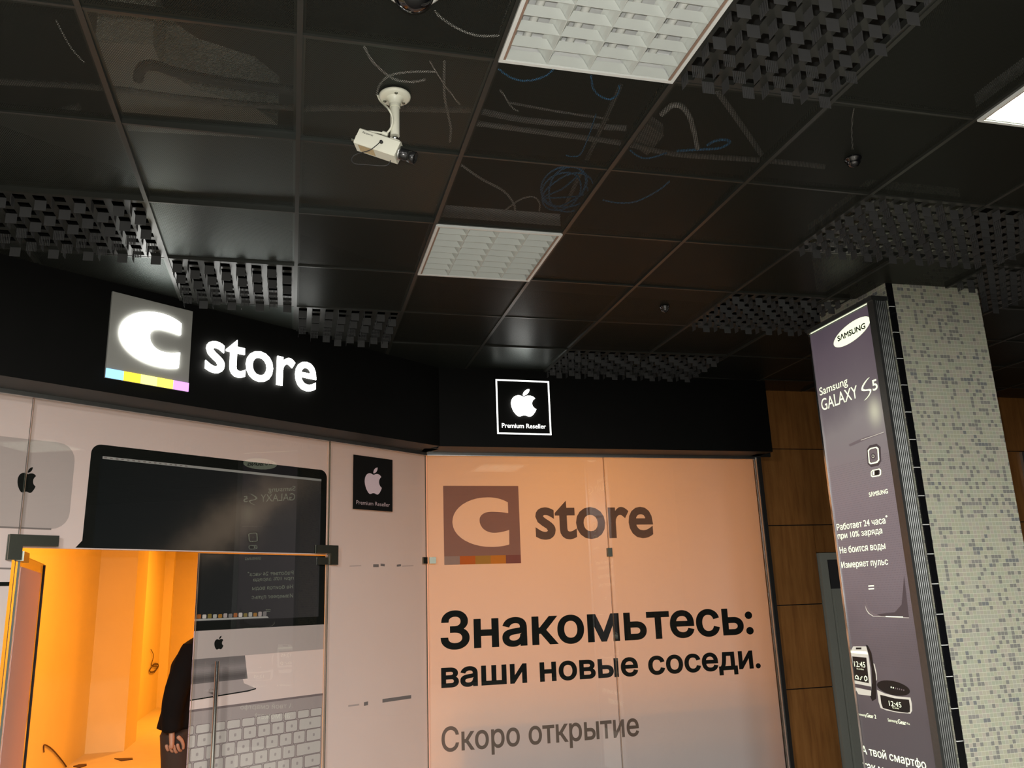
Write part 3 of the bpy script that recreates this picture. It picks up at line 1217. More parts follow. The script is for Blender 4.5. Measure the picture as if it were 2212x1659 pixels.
# letters one by one
L, R, T = (440, 802.5), (679.3, 849.5), (440, 733)
full, _ = glyphs('store', .012, 0)
xs0, xs1 = min(v[0] for v in full), max(v[0] for v in full)
gs, _ = glyphs('s', .012, 0)
ys0, ys1 = min(v[1] for v in gs), max(v[1] for v in gs)
a, b, t = LF.at(*L), LF.at(*R), LF.at(*T)
zbase = (a[1]+b[1])/2
kx, kz = (b[0]-a[0])/(xs1-xs0), (t[1]-a[1])/(ys1-ys0)
pre = ''
for ch in 'store':
    whole, _ = glyphs(pre+ch, .012, 0)
    vs, fs = glyphs(ch, .012, 1.0)
    right = max(v[0] for v in whole)
    gx1 = max(v[0] for v in vs)
    dx = right-gx1
    mb = MB()
    mb.mesh([LF.pt(a[0]+(v[0]+dx-xs0)*kx, zbase+(v[1]-ys0)*kz, .012+v[2]*.004) for v in vs], fs, m_let)
    mb.build('letter', sign)
    pre += ch

# ================================================================ LIT SQUARE SIGN ON THE RIGHT FASCIA
q = [RF.at(*p) for p in ((1068.5, 821), (1183.5, 825.5), (1072, 938.5), (1188.5, 942))]
s0, s1 = (q[0][0]+q[2][0])/2, (q[1][0]+q[3][0])/2
z0, z1 = (q[2][1]+q[3][1])/2, (q[0][1]+q[1][1])/2
lsq = empty('square_sign', tuple(RF.pt((s0+s1)/2, z0)), 'small lit square sign with white outline and bitten apple emblem', 'shop sign')
mb = MB()
mb.slab(RF, s0, s1, z0, z1, .025, .002, m_black)
mb.build('back_panel', lsq)
mb = MB()
t_ = .0105
for a_ in ((s0, s1, z1-t_, z1), (s0, s1, z0, z0+t_), (s0, s0+t_, z0+t_, z1-t_), (s1-t_, s1, z0+t_, z1-t_)):
    mb.slab(RF, *a_, .028, .0255, m_let2)
mb.build('outline_frame', lsq)
mb = MB()
e0, e1 = RF.at(1104.3, 900.5), RF.at(1152.2, 843.5)
fruit(mb, RF, e0[0], e1[0], e0[1], e1[1], .036, m_let, .010)
mb.build('emblem', lsq)
mb = MB()
text(mb, RF, 'Premium Reseller', (1082.2, 925.3), (1176.7, 926.6), (1082.2, 915.8), .0275, m_let2, .0, .002)
mb.build('lettering', lsq)

# ================================================================ PRINTED SHEETS BEHIND THE GLASS
# --- long sheet over the left pane and the transom
OF = .0006
mb = MB()
mb.shape(LB, [(-3.58, .05), (-2.70, .05), (-2.70, 1.988), (-.8745, 1.988), (-.8745, ZB-.004), (-3.58, ZB-.004)], 0, m_filmL)
tab_r = LB.at(156, 1050)[0]
tab_t = LB.at(100, 953)[1]
tab_b = LB.at(60, 1141)[1]
mb.shape(LB, rrect(-3.57, tab_r, tab_b, tab_t, .085), OF, m_ipad)
mb.shape(LB, [(-3.5, tab_b-.004), (tab_r-.08, tab_b-.004), (tab_r-.08, tab_b+.004), (-3.5, tab_b+.004)], OF*2, m_iline)
p0, p1 = LB.at(36, 1063), LB.at(80, 1010)
fruit(mb, LB, p0[0], p1[0], p0[1], p1[1], OF*2, m_ink)
# lower device picture on the left pane
q0 = LB.at(10, 1217)
mb.shape(LB, [(-3.5, q0[1]), (-2.70, q0[1]-.02), (-2.70, q0[1]-.028), (-3.5, q0[1]-.008)], OF, m_iline)
q1, q2 = LB.at(10, 1257)[1], LB.at(10, 1266)[1]
mb.shape(LB, [(-3.5, q1), (-2.70, q1), (-2.70, q2), (-3.5, q2)], OF, m_ink)
mb.shape(LB, [(-3.5, q2), (-2.78, q2), (-2.78, .3), (-3.5, .3)], OF, m_iline)
# desktop computer picture, upper part
mL, mR = LB.at(192, 1030)[0], -.876
mT = (LB.at(300, 970)[1]+LB.at(600, 1004)[1])/2
r = .05
pts = [(mL, 1.993)]
pts = [(mL-.005, 2.03), (mL-.035, 1.994), (mR, 1.994), (mR, mT-r)] + [(mR-r+r*math.cos(math.radians(t)), mT-r+r*math.sin(math.radians(t))) for t in range(0, 91, 15)] + [(mL+r+r*math.cos(math.radians(t)), mT-r+r*math.sin(math.radians(t))) for t in range(90, 181, 15)]
mb.shape(LB, pts, OF, m_ink)
iT = LB.at(218, 985)[1]
iL = mL+.05
mb.shape(LB, [(iL, 1.994), (mR-.045, 1.994), (mR-.045, iT), (iL, iT)], OF*2, m_screen)
mb.shape(LB, [(iL+.01, iT-.014), (mR-.045, iT-.014), (mR-.045, iT), (iL+.01, iT)], OF*3, m_menubar)
for k in range(16):
    a_ = iL+.018+k*.03
    mb.shape(LB, [(a_, iT-.010), (a_+random.uniform(.008, .02), iT-.010), (a_+.014, iT-.004), (a_, iT-.004)], OF*4, m_iline)
po = mb.build('window_poster')
tag(po, 'pale window poster over the door picturing a tablet back and a dark desktop screen', 'window poster')

# --- film on the closed door leaf
mb = MB()
DB = LB
dl, dr = -1.750, -.8765
mb.shape(DB, [(dl, .05), (dr, .05), (dr, 1.980), (dl, 1.980)], 0, m_filmL)
mb.shape(DB, [(dl, 1.564), (dr, 1.564), (dr, 1.980), (dl, 1.980)], OF, m_ink)
mb.shape(DB, [(dl, 1.612), (dr-.045, 1.612), (dr-.045, 1.980), (dl, 1.980)], OF*2, m_screen)
zd0, zd1 = 1.625, 1.655
ends = DB.at(577, 1331)[0]
mb.shape(DB, [(dl, zd0-.008), (ends+.01, zd0-.008), (ends, zd0+.002), (dl, zd0+.002)], OF*3, m_menubar)
icons = [m_pr_r, m_key, m_pr_o, m_menubar, m_pr_a, m_kbody, m_pr_b]
ni = 14
for k in range(ni):
    a_ = dl+.012+(ends-.01-dl)*k/ni
    mb.shape(DB, rrect(a_, a_+.024, zd0+.003, zd0+.027+random.uniform(-.004, .004), .005, 2), OF*4, icons[k % 7])
# chin, emblem, stand and foot
zc0 = 1.417
mb.shape(DB, [(dl, zc0), (dr, zc0), (dr, 1.564), (dl, 1.564)], OF, m_ipad)
e0, e1 = DB.at(462.6, 1403.6), DB.at(482.8, 1373)
fruit(mb, DB, e0[0], e1[0], e0[1], e1[1], OF*2, m_ink)
sR, sR2 = DB.at(529, 1417)[0], DB.at(534.7, 1463)[0]
zs = DB.at(534, 1466)[1]
n = 14
stand = [.24, .24, .25, .27, .30, .34, .37, .35, .30, .24, .19, .16, .17, .20]
for k in range(n):
    f0, f1 = k/n, (k+1)/n
    mm = film('print_stand_tone', (stand[k], stand[k]*.74, stand[k]*.77), .1, mott=.02)
    mb.shape(DB, [(dl, zc0+(zs-zc0)*f1), (sR+(sR2-sR)*f1, zc0+(zs-zc0)*f1), (sR+(sR2-sR)*f0, zc0+(zs-zc0)*f0), (dl, zc0+(zs-zc0)*f0)], OF, mm)
zf = DB.at(553, 1487)[1]
fR = DB.at(553, 1487)[0]
mb.shape(DB, [(dl, zf-.02), (fR-.05, zf-.006), (fR, zf), (fR-.08, zf+.035), (sR2-.03, zs), (dl, zs)], OF, m_kbody)
mb.shape(DB, [(dl, zf-.026), (fR-.05, zf-.012), (fR, zf-.004), (fR, zf+.002), (fR-.05, zf-.005), (dl, zf-.02)], OF*2, m_ink)
# reflection-like warm bottles pictured at the foot of the stand
# keyboard
zk = 1.161
mb.shape(DB, [(dl, .05), (dr, .05), (dr, zk), (dl, zk)], OF, m_kbody)
mb.shape(DB, [(dl, zk-.012), (dr, zk-.012), (dr, zk), (dl, zk)], OF*2, m_keyline)
rows = [(1.079, 1.038, .118), (1.031, .972, .118), (.965, .903, .118), (.895, .832, .118), (.824, .762, .118), (.754, .70, .118)]
kw = .0785
for ri, (zt1, zb1, _) in enumerate(rows):
    off = [.010, .022, -.016, .008, -.026, .0][ri]
    a_ = dl-.06+off
    while a_ < dr:
        b_ = a_+kw
        k0, k1 = max(a_, dl+.001), min(b_, dr-.001)
        if b_ > dr-.12 and ri in (1, 2, 3, 4):
            k1 = dr-.012
        if k1-k0 > .012:
            mb.shape(DB, rrect(k0-.003, k1+.003, zb1-.003, zt1+.003, .008, 3), OF*2, m_keyline)
            mb.shape(DB, rrect(k0, k1, zb1, zt1, .007, 3), OF*3, m_key)
            if ri and k1-k0 > .05:
                mc = (k0+k1)/2
                mb.shape(DB, rrect(mc-.007, mc+.007, (zt1+zb1)/2-.008, (zt1+zb1)/2+.008, .004, 2), OF*4, m_kbody)
        if k1 == dr-.012:
            break
        a_ = b_+.0145
df = mb.build('printed_film', d2)
df['label'] = 'printed film picturing a computer stand and keyboard'

# --- narrow pane sheet and the black sticker
mb = MB()
mb.shape(LB, [(-.8735, .05), (.0055, .05), (.0055, ZB-.004), (-.8735, ZB-.004)], 0, m_filmL)
for (xa, ya, xb, yb, h, mm) in ((755, 1223, 780, 1222, .006, m_ipad), (806, 1222, 818, 1222, .018, m_iline), (822, 1220, 831, 1221, .016, m_iline), (857, 1222, 866, 1221, .014, m_iline), (868, 1223, 893, 1222, .006, m_ipad),
                             (826, 1514, 888, 1505, .022, m_iline), (786, 1521, 795, 1519, .022, m_iline), (752, 1525, 776, 1522, .010, m_ipad)):
    a_, b_ = LB.at(xa, ya), LB.at(xb, yb)
    mb.shape(LB, [(a_[0], a_[1]-h/2), (b_[0], b_[1]-h/2), (b_[0], b_[1]+h/2), (a_[0], a_[1]+h/2)], OF, mm)
tag(mb.build('window_film'), 'plain pale film on the narrow pane beside the door', 'window film')
ST = LG.shift(.0009)
q = [ST.at(*p) for p in ((763, 982), (848, 993), (848, 1105.5), (762.5, 1099))]
s0, s1 = (q[0][0]+q[3][0])/2, (q[1][0]+q[2][0])/2
z0, z1 = (q[2][1]+q[3][1])/2, (q[0][1]+q[1][1])/2
mb = MB()
mb.slab(ST, s0, s1, z0, z1, 0, -.0007, m_ink)
st = mb.build('window_sticker')
tag(st, 'black square window sticker with pale bitten apple emblem on the narrow pane', 'sticker')
mb = MB()
e0, e1 = ST.at(788.6, 1066), ST.at(823.9, 1011)
fruit(mb, ST, e0[0], e1[0], e0[1], e1[1], OF, m_filmL)
mb.build('emblem', st)
mb = MB()
text(mb, ST, 'Premium Reseller', (769.6, 1089), (842, 1095.5), (769.6, 1080.5), OF, m_ipad, .0)
mb.build('lettering', st)

# --- banner behind the right window
mb = MB()
mb.shape(RB, [(-.0055, .05), (2.695, .05), (2.695, ZB-.004), (-.0055, ZB-.004)], 0, m_filmR)
q = [RB.at(*p) for p in ((957, 1049), (1120, 1050), (959.7, 1220), (1125, 1217))]
s0, s1 = (q[0][0]+q[2][0])/2, (q[1][0]+q[3][0])/2
z0, z1 = (q[2][1]+q[3][1])/2, (q[0][1]+q[1][1])/2
ds, dz = s1-s0, z1-z0
st_h = .106*dz
co = [(s0+x*ds, z0+y*dz) for x, y in c_outline()]
ar = sum(co[i][0]*co[(i+1) % len(co)][1]-co[(i+1) % len(co)][0]*co[i][1] for i in range(len(co)))
if ar > 0:
    co = co[::-1]
k0 = min(range(len(co)), key=lambda i: co[i][0])
co = co[k0:]+co[:k0+1]
mb.shape(RB, [(s0, co[0][1]), (s0, z0+st_h), (s1, z0+st_h), (s1, z1), (s0, z1), (s0, co[0][1]+1e-5)]+co, OF, m_logoR)
for k, mm in enumerate((m_pr_b, m_pr_r, m_pr_o, m_pr_a, m_pr_m)):
    mb.shape(RB, [(s0+ds*k/5, z0), (s0+ds*(k+1)/5, z0), (s0+ds*(k+1)/5, z0+st_h), (s0+ds*k/5, z0+st_h)], OF, mm)
text(mb, RB, 'store', (1158, 1166.4), (1413, 1161.7), (1158, 1096), OF, m_inkR, .022)
text(mb, RB, 'Знакомьтесь:', (952, 1405), (1629, 1371), (952.3, 1319.5), OF, m_ink, .026)
text(mb, RB, 'ваши новые соседи.', (953.3, 1486.5), (1644, 1443.8), (953.3, 1443), OF, m_ink, .026)
text(mb, RB, 'Скоро открытие', (954, 1625.8), (1381.4, 1592), (955, 1570), OF, m_inkR, .016)
bn = mb.build('window_banner')
tag(bn, 'orange glowing window banner with large black Russian lettering', 'window banner')

# ================================================================ LIGHT BOX ON THE PILLAR
lb = empty('light_box', (3.13, 4.1, .06), 'tall backlit advertising light box with phone picture on the pillar side', 'light box')
Y0, Y1, Z0, Z1 = 3.803, 4.425, .06, 3.205
mb = MB()
mb.box(3.095, PX-.001, Y0+.006, Y1, Z0, Z1, m_ribs)
for k in range(7):
    xx = 3.092+.0118*k
    mb.tube([(xx, Y0+.006, Z0), (xx, Y0+.006, Z1-.002)], .0056, m_ribs, 12)
mb.build('casing', lb)
mb = MB()
mb.box(3.079, 3.097, Y1-.014, Y1+.002, Z0, Z1, m_steel)
mb.box(3.079, 3.097, Y0-.002, Y0+.048, Z0, Z1, m_ribs)
mb.build('edge_strip', lb)
mb = MB()
mb.box(3.072, PX-.001, Y0-.004, Y1+.004, Z1, Z1+.026, m_ribs)
mb.box(3.082, 3.086, Y0+.049, Y1-.02, Z1-.004, Z1, m_adtext)
mb.build('top_cap', lb)
mb = MB()
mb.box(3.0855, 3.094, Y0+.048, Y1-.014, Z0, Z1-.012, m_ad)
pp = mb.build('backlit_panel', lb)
mb = MB()
CL = 3.8-(Y0+.049)      # right limit of the print
E = .0008
# oval emblem, cut by the frame
ov = []
for k in range(48):
    t = 2*math.pi*k/48
    u, v = .175*math.cos(t), .055*math.sin(t)
    an = math.radians(7)
    ov.append((min(-.2238+u*math.cos(an)-v*math.sin(an), CL), 3.089+u*math.sin(an)+v*math.cos(an)))
mb.shape(BX, ov, E, m_adtext)
text(mb, BX, 'SΛMSUNG', (1810.4, 738.5), (1871, 713.5), (1810, 726), E*2, m_adblack, .03, clip=CL)
text(mb, BX, 'Samsung', (1771.6, 855), (1832, 833), (1770.6, 838), E, m_adtext, .004)
text(mb, BX, 'GALAXY', (1776.2, 888), (1854.4, 860.7), (1774.6, 862), E, m_adtext, 0)
text(mb, BX, '5', (1886, 845), (1897, 841), (1886, 821), E, m_adtext, .012)


def px(pts):
    return [BX.at(x, y) for x, y in pts]


def z17(pts):
    return px([(1700+x/5.183, 580+y/5.183) for x, y in pts])


mb.shape(BX, z17([(930, 1212), (895, 1255), (862, 1310), (852, 1340), (860, 1352), (880, 1356), (905, 1352), (930, 1348), (946, 1355), (944, 1380), (925, 1420), (890, 1462), (862, 1482),
                  (900, 1440), (922, 1405), (930, 1378), (920, 1368), (895, 1370), (862, 1374), (838, 1370), (832, 1352), (842, 1315), (870, 1270), (900, 1235)]), E, m_adtext)


def z55(pts):
    return px([(1720+x/5.529, 1080+y/5.529) for x, y in pts])


def z29(pts):
    return px([(1472+x/2.962, 540+y/2.962) for x, y in pts])


# pictured phone
mb.shape(BX, z29([(1070, 1245), (1110, 1225), (1180, 1195), (1298, 1165), (1298, 1172), (1190, 1210), (1140, 1232), (1080, 1258)]), E, m_adgrey)
mb.shape(BX, z29([(1150, 1215), (1298, 1163), (1298, 1167), (1150, 1219)]), E*2, m_adsilver)
mb.shape(BX, z29([(1186, 1275), (1205, 1250), (1250, 1240), (1275, 1260), (1280, 1350), (1262, 1380), (1215, 1390), (1192, 1370)]), E, m_adshade)
mb.shape(BX, z29([(1194, 1282), (1208, 1268), (1250, 1258), (1263, 1270), (1268, 1345), (1255, 1362), (1212, 1372), (1200, 1362)]), E*2, m_adtext)
mb.shape(BX, z29([(1202, 1285), (1212, 1275), (1246, 1266), (1256, 1276), (1260, 1342), (1250, 1354), (1216, 1363), (1207, 1356)]), E*3, m_adgrey)
oc = [(1230+16*math.cos(t), 1320+19*math.sin(t)) for t in [2*math.pi*k/20 for k in range(20)]]
mb.shape(BX, z29(oc), E*4, m_adshade)
oc = [(1230+9*math.cos(t), 1320+11*math.sin(t)) for t in [2*math.pi*k/20 for k in range(20)]]
mb.shape(BX, z29(oc), E*5, m_adsilver)
oc = [(1230+5*math.cos(t), 1320+7*math.sin(t)) for t in [2*math.pi*k/20 for k in range(20)]]
mb.shape(BX, z29(oc), E*6, m_adblack)
mb.shape(BX, z29([(1212, 1420), (1222, 1408), (1268, 1398), (1278, 1408), (1278, 1436), (1268, 1446), (1222, 1454), (1213, 1446)]), E, m_adtext)
mb.shape(BX, z29([(1218, 1421), (1226, 1413), (1264, 1405), (1272, 1412), (1272, 1433), (1264, 1440), (1226, 1447), (1219, 1441)]), E*2, m_adgrey)
mb.shape(BX, z29([(1240, 1413), (1266, 1408), (1266, 1436), (1240, 1442)]), E*3, m_adblack)
mb.shape(BX, z29([(1226, 1416), (1236, 1414), (1236, 1440), (1226, 1442)]), E*3, m_adtext)
text(mb, BX, 'SΛMSUNG', (1878, 1073.6), (1918.7, 1067), (1877.3, 1064), E, m_adtext, .012)
mb.shape(BX, z55([(815, 1130), (840, 1300), (870, 1350), (920, 1385), (1075, 1392), (1350, 1404), (1350, 1340), (1320, 1270), (1290, 1130), (1240, 1340), (1080, 1370), (940, 1360), (880, 1320), (850, 1260)]), E, m_adgrey)
mb.shape(BX, z55([(1290, 900), (1320, 1150), (1350, 1400), (1020, 1388), (960, 1365), (1180, 1340), (1260, 1250), (1275, 1100)]), E*1.5, m_adshade)
mb.shape(BX, z55([(822, 1250), (845, 1310), (875, 1352), (925, 1386), (1075, 1393), (1350, 1405), (1350, 1410), (1070, 1399), (920, 1392), (866, 1358), (838, 1315)]), E*2, m_adsilver)
mb.shape(BX, z55([(1072, 1386), (1280, 1392), (1280, 1402), (1072, 1396)]), E*3, m_adtext)
text(mb, BX, 'Работает 24 часа', (1808.6, 1146), (1913.5, 1131.2), (1807.9, 1132), E, m_adtext, .008)
oc = [(1078+12*math.cos(t), 196+12*math.sin(t)) for t in [2*math.pi*k/10 for k in range(10)]]
mb.shape(BX, z55(oc), E, m_adtext)
text(mb, BX, 'при 10% заряда', (1810.4, 1164.5), (1906.8, 1153.3), (1810, 1154.8), E, m_adtext, .008)
text(mb, BX, 'Не боится воды', (1815, 1195.8), (1913.5, 1186.4), (1813.6, 1181.5), E, m_adtext, .008)
text(mb, BX, 'Измеряет пульс', (1818.6, 1227.4), (1919.3, 1221), (1817.9, 1213.5), E, m_adtext, .008)
mb.shape(BX, z55([(862, 1022), (928, 1018), (929, 1032), (863, 1036)]), E, m_adtext)
mb.shape(BX, z55([(864, 1056), (930, 1052), (931, 1066), (865, 1070)]), E, m_adtext)


def zw(pts):
    return px([(1780+x/5.742, 1370+y/5.742) for x, y in pts])


# pictured watch
mb.shape(BX, zw([(520, 132), (545, 140), (590, 230), (610, 350), (640, 480), (650, 560), (650, 800), (600, 830), (560, 740), (600, 600), (590, 420), (560, 260)]), E, m_adblack)
mb.shape(BX, zw([(615, 360), (630, 370), (655, 480), (660, 560), (650, 580), (645, 500)]), E*2, m_adsilver)
mb.shape(BX, zw([(330, 215), (365, 150), (525, 150), (550, 240), (575, 420), (592, 640), (585, 765), (430, 745), (378, 650), (345, 400)]), E*2, m_adsilver)
mb.shape(BX, zw([(400, 165), (468, 165), (468, 188), (400, 188)]), E*3, m_adblack)
mb.shape(BX, zw([(335, 222), (348, 205), (530, 215), (545, 240), (545, 250), (350, 232)]), E*3, m_adtext)
mb.shape(BX, zw([(380, 610), (590, 650), (590, 700), (400, 660)]), E*3, m_adshade)
mb.shape(BX, zw([(355, 275), (530, 290), (562, 608), (378, 570)]), E*3, m_adblack)
text(mb, BX, '12:45', (1847, 1439.7), (1870.6, 1442.6), (1846.2, 1428.2), E*4, m_adtext, .0)
text(mb, BX, 'Пн, 24 Фев', (1852, 1446), (1867, 1448.5), (1852, 1443), E*4, m_adtext, .0)
for poly in ([(392, 520), (410, 505), (432, 522), (437, 562), (395, 552)], [(450, 560), (452, 545), (475, 520), (484, 525), (470, 550), (460, 570)], [(502, 530), (520, 512), (540, 530), (545, 565), (525, 585), (508, 570)]):
    mb.shape(BX, zw(poly), E*4, m_adtext)
    c_ = (sum(p[0] for p in poly)/len(poly), sum(p[1] for p in poly)/len(poly))
    mb.shape(BX, zw([(c_[0]+(x-c_[0])*.6, c_[1]+(y-c_[1])*.6) for x, y in poly]), E*5, m_adblack)
# pictured fitness band
mb.shape(BX, zw([(862+205*math.cos(t)-10*math.sin(t), 668+45*math.cos(t)+85*math.sin(t)) for t in [2*math.pi*k/28 for k in range(28)]]), E, m_adblack)
for k in range(7):
    mb.shape(BX, zw([(830+k*26, 648+k*6), (842+k*26, 650+k*6), (842+k*26, 668+k*6), (830+k*26, 666+k*6)]), E*2, m_adgrey if k > 1 else m_adtext)
mb.shape(BX, zw([(660, 690), (760, 735), (900, 770), (1075, 785), (1092, 860), (1096, 950), (1075, 985), (930, 975), (780, 945), (705, 915), (680, 840)]), E*2, m_adsilver)
mb.shape(BX, zw([(700, 750), (880, 795), (1058, 812), (1072, 900), (1070, 965), (1040, 975), (880, 955), (735, 915), (715, 860)]), E*3, m_adblack)
text(mb, BX, '12:45', (1922, 1524.3), (1948.6, 1527.8), (1921.4, 1513.5), E*4, m_adtext, .0)
text(mb, BX, 'Пн, 24 Фев', (1929, 1530), (1943, 1532.8), (1929, 1527), E*4, m_adtext, .0)
text(mb, BX, 'Samsung', (1853, 1544.7), (1871.5, 1549), (1853, 1539), E, m_adtext, .0)
text(mb, BX, 'Gear 2', (1872.5, 1549), (1893, 1551.2), (1872.3, 1540.5), E, m_adtext, .01)
text(mb, BX, 'Samsung', (1918.5, 1558), (1939, 1562.8), (1918, 1551.5), E, m_adtext, .0)
text(mb, BX, 'Gear', (1940.5, 1563.2), (1958, 1565), (1940.3, 1553.5), E, m_adtext, .01)
text(mb, BX, 'Fit', (1959.5, 1565), (1966, 1566), (1959.5, 1561), E, m_adtext, .0)
text(mb, BX, 'А твой смартфо', (1862.7, 1627.4), (2001, 1657), (1863, 1610), E, m_adtext, .008)
text(mb, BX, 'так может?', (1866.2, 1664.3), (1962.9, 1684), (1865, 1647), E, m_adtext, .008)
# pale lower block of the print
mb.shape(BX, [(3.8-4.36, .10), (3.8-3.89, .10), (3.8-3.89, .45), (3.8-4.36, .45)], E, m_adsilver)
pr = mb.build('print', lb)

# ================================================================ SECURITY CAMERAS
bc = on_z(853, 214, ZC-.012)
bc = Vector((bc[0], bc[1], ZC))
boxcam = empty('security_camera', tuple(bc), 'cream box camera with black lens hanging from a ceiling bracket', 'security camera')
mb = MB()
mb.lathe([(0, -.012), (.045, -.012), (.052, -.007), (.053, -.001), (.052, 0.0)], bc, (0, 0, 1), m_cream, 36)
for k in range(3):
    t = math.radians(30+120*k)
    mb.lathe([(0, -.0145), (.005, -.0145), (.0055, -.012)], bc+Vector((.036*math.cos(t), .036*math.sin(t), 0)), (0, 0, 1), m_fit, 12)
mb.lathe([(.030, -.012), (.022, -.02), (.019, -.034)], bc, (0, 0, 1), m_cream, 28)
mb.build('ceiling_mount', boxcam)
pole_end = bc+Vector((0, 0, -.150))
mb = MB()
mb.tube([bc+Vector((0, 0, -.02)), bc+Vector((0, 0, -.045))], .0175, m_cream, 24)
mb.tube([bc+Vector((0, 0, -.045)), pole_end], .0155, m_cream, 24)
mb.lathe([(0, -.012), (.008, -.009), (.011, 0), (.008, .009), (0, .012)], pole_end+Vector((0, 0, -.008)), (0, 0, 1), m_steel, 18)
mb.build('bracket_arm', boxcam)
# body frame in the camera's own axes: a along the lens, w across, u up
depth = float((np.array(pole_end)-CAM)@FW)
front = Vector(CAM+ray(868, 331)*depth)
rear = Vector(CAM+ray(781, 302)*(depth+.02))
ax = (front-rear).normalized()
upv = Vector((0, 0, 1))
wv = ax.cross(upv).normalized()           # towards the viewer
if wv.dot(Vector(-FW)) < 0:
    wv = -wv
uv = wv.cross(ax) if wv.cross(ax).z > 0 else ax.cross(wv)
blen = (front-rear).length
top = pole_end+Vector((0, 0, -.022))
hh, ww = .056, .060
# place the body so its top face meets the joint, most of it behind
b0 = top-ax*(blen*.80)-uv*.004
b1 = top+ax*(blen*.20)-uv*.004


def cbox(mb, p0, p1, w0, w1, u0, u1, material, bev=.004):
    pts = [(w0+bev, u0), (w1-bev, u0), (w1, u0+bev), (w1, u1-bev), (w1-bev, u1), (w0+bev, u1), (w0, u1-bev), (w0, u0+bev)]
    ring0 = [p0+wv*a+uv*b for a, b in pts]
    ring1 = [p1+wv*a+uv*b for a, b in pts]
    n = len(pts)
    fs = [(k, (k+1) % n, n+(k+1) % n, n+k) for k in range(n)]+[tuple(range(n))[::-1], tuple(range(n, 2*n))]
    mb.mesh(ring0+ring1, fs, material)


mb = MB()
cbox(mb, b0, b1, -ww/2, ww/2, -hh, 0, m_cream)
body = mb.build('body', boxcam)
mb = MB()
cbox(mb, b1-ax*.045, b1-ax*.012, -.014, .014, 0, .010, m_cream, .002)
mb.build('joint_foot', boxcam)
mb = MB()
lc = b1-uv*hh*.5
mb.lathe([(0, 0), (.024, 0), (.024, .006), (.0, .006)], lc, ax, m_alu, 28)
mb.lathe([(.019, .006), (.0195, .030), (.0175, .031), (.0175, .034), (.0205, .035), (.0205, .056), (.017, .058), (.017, .054), (0, .053)], lc, ax, m_lens, 32)
mb.build('lens', boxcam)
mb = MB()
lw = ww/2+.0004
s_ = lambda a, b: b0+ax*(blen*a)+wv*b
mb.poly([s_(.10, -.02)-uv*(hh+.0005), s_(.10, .022)-uv*(hh+.0005), s_(.48, .022)-uv*(hh+.0005), s_(.48, -.02)-uv*(hh+.0005)], m_sticker)
o = mb.build('rating_label', boxcam)
mb = MB()
vs, fs = glyphs('Panasonic', .012, 0)
x1 = max(v[0] for v in vs)
k_ = blen*.26/x1
mb.mesh([b0+ax*(blen*.10+v[0]*k_)+wv*lw+uv*(-.016+v[1]*k_) for v in vs], fs, m_cable_k)
mb.build('lettering', boxcam)
mb = MB()
pk = b0+ax*(blen*.60)+wv*(ww/2)-uv*.026
mb.lathe([(0, .008), (.005, .007), (.006, 0)], pk, wv, m_cable_k, 14)
pth = [pk+wv*.008, pk+wv*.014-uv*.02-ax*.004, pk+wv*.012-uv*.045-ax*.02, pk+wv*.004-uv*.062-ax*.05, pk-uv*.075-ax*.066, pk-uv*.092-ax*.066, pk-uv*.100-ax*.05, pk-uv*.092-ax*.02, pk-uv*.082+ax*.02, pk-uv*.07+ax*.05, pk-uv*.05+ax*.055]


def smooth_path(p, n=6):
    p = [Vector(q) for q in p]
    out = []
    for i in range(len(p)-1):
        a, b, c_, d = p[max(i-1, 0)], p[i], p[i+1], p[min(i+2, len(p)-1)]
        for k in range(n):
            t = k/n
            out.append(.5*((2*b)+(c_-a)*t+(2*a-5*b+4*c_-d)*t*t+(3*b-a-3*c_+d)*t**3))
    return out+[p[-1]]


mb.tube(smooth_path(pth), .0016, m_cable_k, 6)
mb.build('iris_cable', boxcam)
mb = MB()
dd = depth-.01


def cpt(x, y, d=None):
    return Vector(CAM+ray(x, y)*(d or dd))


cpath = [on_z(816, 206, ZC+.004), on_z(822, 218, ZC-.004), cpt(838, 234), cpt(846, 248), cpt(848, 262), cpt(845, 275), cpt(839, 284), cpt(832, 288), cpt(815, 286), cpt(797, 284), cpt(786, 288), cpt(780, 298), b0-uv*.02-ax*.012, b0-uv*.03]
mb.tube(smooth_path(cpath), .0035, m_cream, 8)
mb.tube([cpt(826, 287), cpt(838, 291)], .007, m_cream, 10)
mb.tube([b0-uv*.035-ax*.022, b0-uv*.035], .005, m_fit, 10)
mb.build('signal_cable', boxcam)

dc = on_z(893, -22, ZC-.05)
dc = Vector((dc[0], dc[1], ZC))
dome = empty('dome_camera', tuple(dc), 'white dome camera with dark globe cut by the top edge', 'dome camera')
mb = MB()
mb.lathe([(.0, 0), (.088, 0), (.090, -.006), (.089, -.022), (.082, -.042), (.070, -.052), (.0565, -.055), (.055, -.048)], dc, (0, 0, 1), m_white, 44)
mb.build('housing', dome)
mb = MB()
mb.lathe([(.0575, -.050)]+[(.0575*math.cos(t), -.054-.056*math.sin(t)) for t in [math.pi/2*k/12 for k in range(13)]], dc, (0, 0, 1), m_dome, 44)
mb.build('globe', dome)
mb = MB()
mb.lathe([(.0580, -.052), (.0605, -.053), (.0605, -.058), (.0578, -.059)], dc, (0, 0, 1), m_steel, 44)
mb.build('trim_ring', dome)

